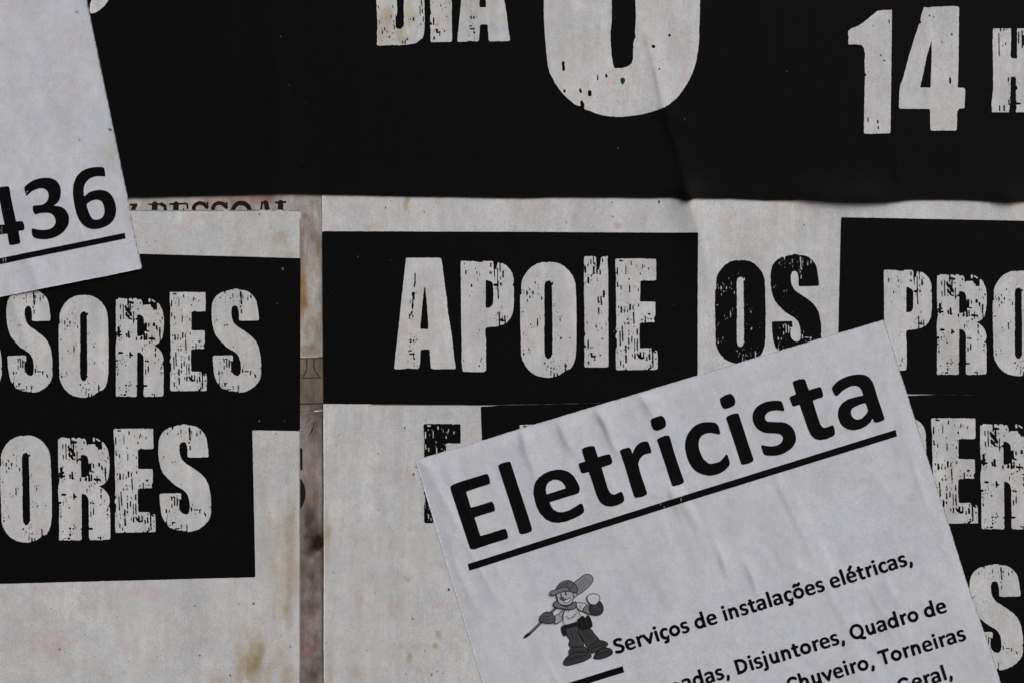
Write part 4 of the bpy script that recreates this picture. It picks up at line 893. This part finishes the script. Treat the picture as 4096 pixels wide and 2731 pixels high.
drawn(fig, 'trouser_leg', [[(402, 512), (512, 488), (522, 558), (552, 610), (568, 682), (470, 692), (437, 660), (447, 620), (420, 578)]], 0.062)
drawn(fig, 'boot_cuff', [[(455, 692), (520, 685), (575, 678), (612, 712), (598, 742), (520, 748), (440, 742)]], 0.05)
drawn(fig, 'boot', [[(390, 818), (422, 770), (482, 732), (590, 730), (636, 756), (630, 778), (560, 812), (440, 845), (400, 840)]], 0.042)
drawn(fig, 'boot_cuff', [[(616, 682), (660, 650), (712, 622), (775, 640), (780, 672), (715, 705), (642, 740), (616, 712)]], 0.045)
drawn(fig, 'boot', [[(664, 772), (690, 722), (750, 690), (808, 698), (830, 732), (800, 762), (722, 788), (672, 786)]], 0.036)
drawn(fig, 'tool_pouch', [[(368, 505), (398, 488), (412, 520), (420, 572), (392, 582), (376, 552)]], 0.016, 0)
drawn(fig, 'belt', [[(390, 488), (450, 472), (520, 452), (535, 485), (470, 505), (398, 518)]], 0.016, 0)
drawn(fig, 'tool_pouch', [[(512, 442), (530, 425), (560, 400), (585, 420), (605, 395), (632, 422), (650, 490), (622, 516), (540, 524)]], 0.014, 0)
drawn(fig, 'sleeve', [[(500, 292), (550, 284), (602, 308), (580, 362), (528, 348)]], 0.50)
drawn(fig, 'cuff', [[(560, 352), (600, 306), (642, 318), (645, 388), (600, 380)]], 0.18)
drawn(fig, 'glove', [[(618, 316), (660, 300), (708, 272), (736, 300), (745, 350), (722, 388), (672, 398), (632, 380)]], 0.04)
drawn(fig, 'bulb', [[(600, 245), (612, 218), (657, 203), (702, 216), (715, 248), (700, 278), (680, 300), (640, 300), (612, 276)]], 0.57)
pen(fig, 'finger_line', [[(655, 330), (690, 318)], [(668, 352), (720, 338)]], 2.5, 0.09)
drawn(fig, 'sleeve', [[(345, 385), (392, 345), (398, 365), (380, 395), (374, 440), (332, 470), (308, 462), (318, 400)]], 0.36)
drawn(fig, 'glove', [[(177, 442), (190, 396), (236, 366), (286, 376), (302, 402), (316, 432), (300, 462), (258, 468), (210, 460)]], 0.085)
pen(fig, 'finger_line', [[(205, 420), (235, 405), (262, 410)], [(222, 440), (255, 428)]], 2.5, 0.015)
drawn(fig, 'collar', [[(300, 292), (332, 268), (362, 300), (420, 318), (468, 288), (500, 276), (498, 330), (432, 346), (380, 338), (318, 326)]], 0.15)
drawn(fig, 'face', [[(326, 192), (420, 178), (472, 184), (500, 196), (498, 228), (478, 240), (466, 284), (430, 306), (388, 306), (346, 284), (334, 240)]], 0.40)
drawn(fig, 'ear', [[(474, 205), (488, 184), (508, 198), (505, 224), (486, 232)]], 0.40)
pen(fig, 'eye', [[(365, 206), (368, 224)]], 6, 0.02); pen(fig, 'eye', [[(408, 194), (412, 212)]], 6, 0.02)
drawn(fig, 'nose', [[(352, 242), (370, 228), (394, 236), (388, 256), (364, 260)]], 0.09, 0)
drawn(fig, 'mouth', [[(388, 268), (420, 258), (446, 236), (448, 258), (430, 280), (404, 284)]], 0.60, 2.2)
drawn(fig, 'cap', [[(326, 185), (335, 142), (370, 102), (432, 84), (480, 106), (512, 152), (508, 196), (470, 190), (420, 178), (345, 190)]], 0.12)
drawn(fig, 'cap_brim', [[(270, 198), (285, 176), (330, 164), (390, 142), (432, 150), (436, 178), (380, 186), (330, 204), (298, 218), (274, 212)]], 0.17)
pen(fig, 'shirt_fold', [[(410, 404), (440, 425), (480, 410), (505, 374)], [(512, 335), (550, 420)], [(390, 360), (386, 430), (396, 480)]], 2.8, 0.03)
pen(fig, 'trouser_crease', [[(455, 530), (470, 590), (468, 640)], [(500, 520), (505, 580), (520, 640)], [(560, 530), (600, 580), (640, 640)], [(450, 655), (500, 668), (550, 660)], [(600, 540), (650, 600)]], 2.0, 0.02)
pen(fig, 'boot_crease', [[(470, 712), (530, 716), (595, 706)], [(640, 700), (700, 668), (765, 655)], [(430, 790), (500, 775), (600, 750)], [(690, 745), (760, 725), (815, 715)]], 2.0, 0.012)
pen(fig, 'boot_crease', [[(450, 770), (500, 748), (560, 742)], [(705, 728), (750, 705), (790, 705)]], 2.4, 0.085)
pen(fig, 'cap_seam', [[(432, 84), (415, 130), (400, 150)], [(480, 106), (470, 140), (440, 165)], [(340, 160), (380, 120), (430, 108)]], 2.0, 0.025)
pen(fig, 'moustache', [[(382, 262), (398, 256), (412, 248)]], 4.5, 0.05)
pen(fig, 'shirt_seam', [[(430, 340), (440, 372)], [(412, 322), (430, 345), (448, 330)], [(350, 392), (372, 408)], [(545, 300), (540, 340)]], 1.8, 0.06)
pen(fig, 'pouch_edge', [[(545, 450), (560, 505)], [(590, 440), (605, 500)]], 2.2, 0.06)
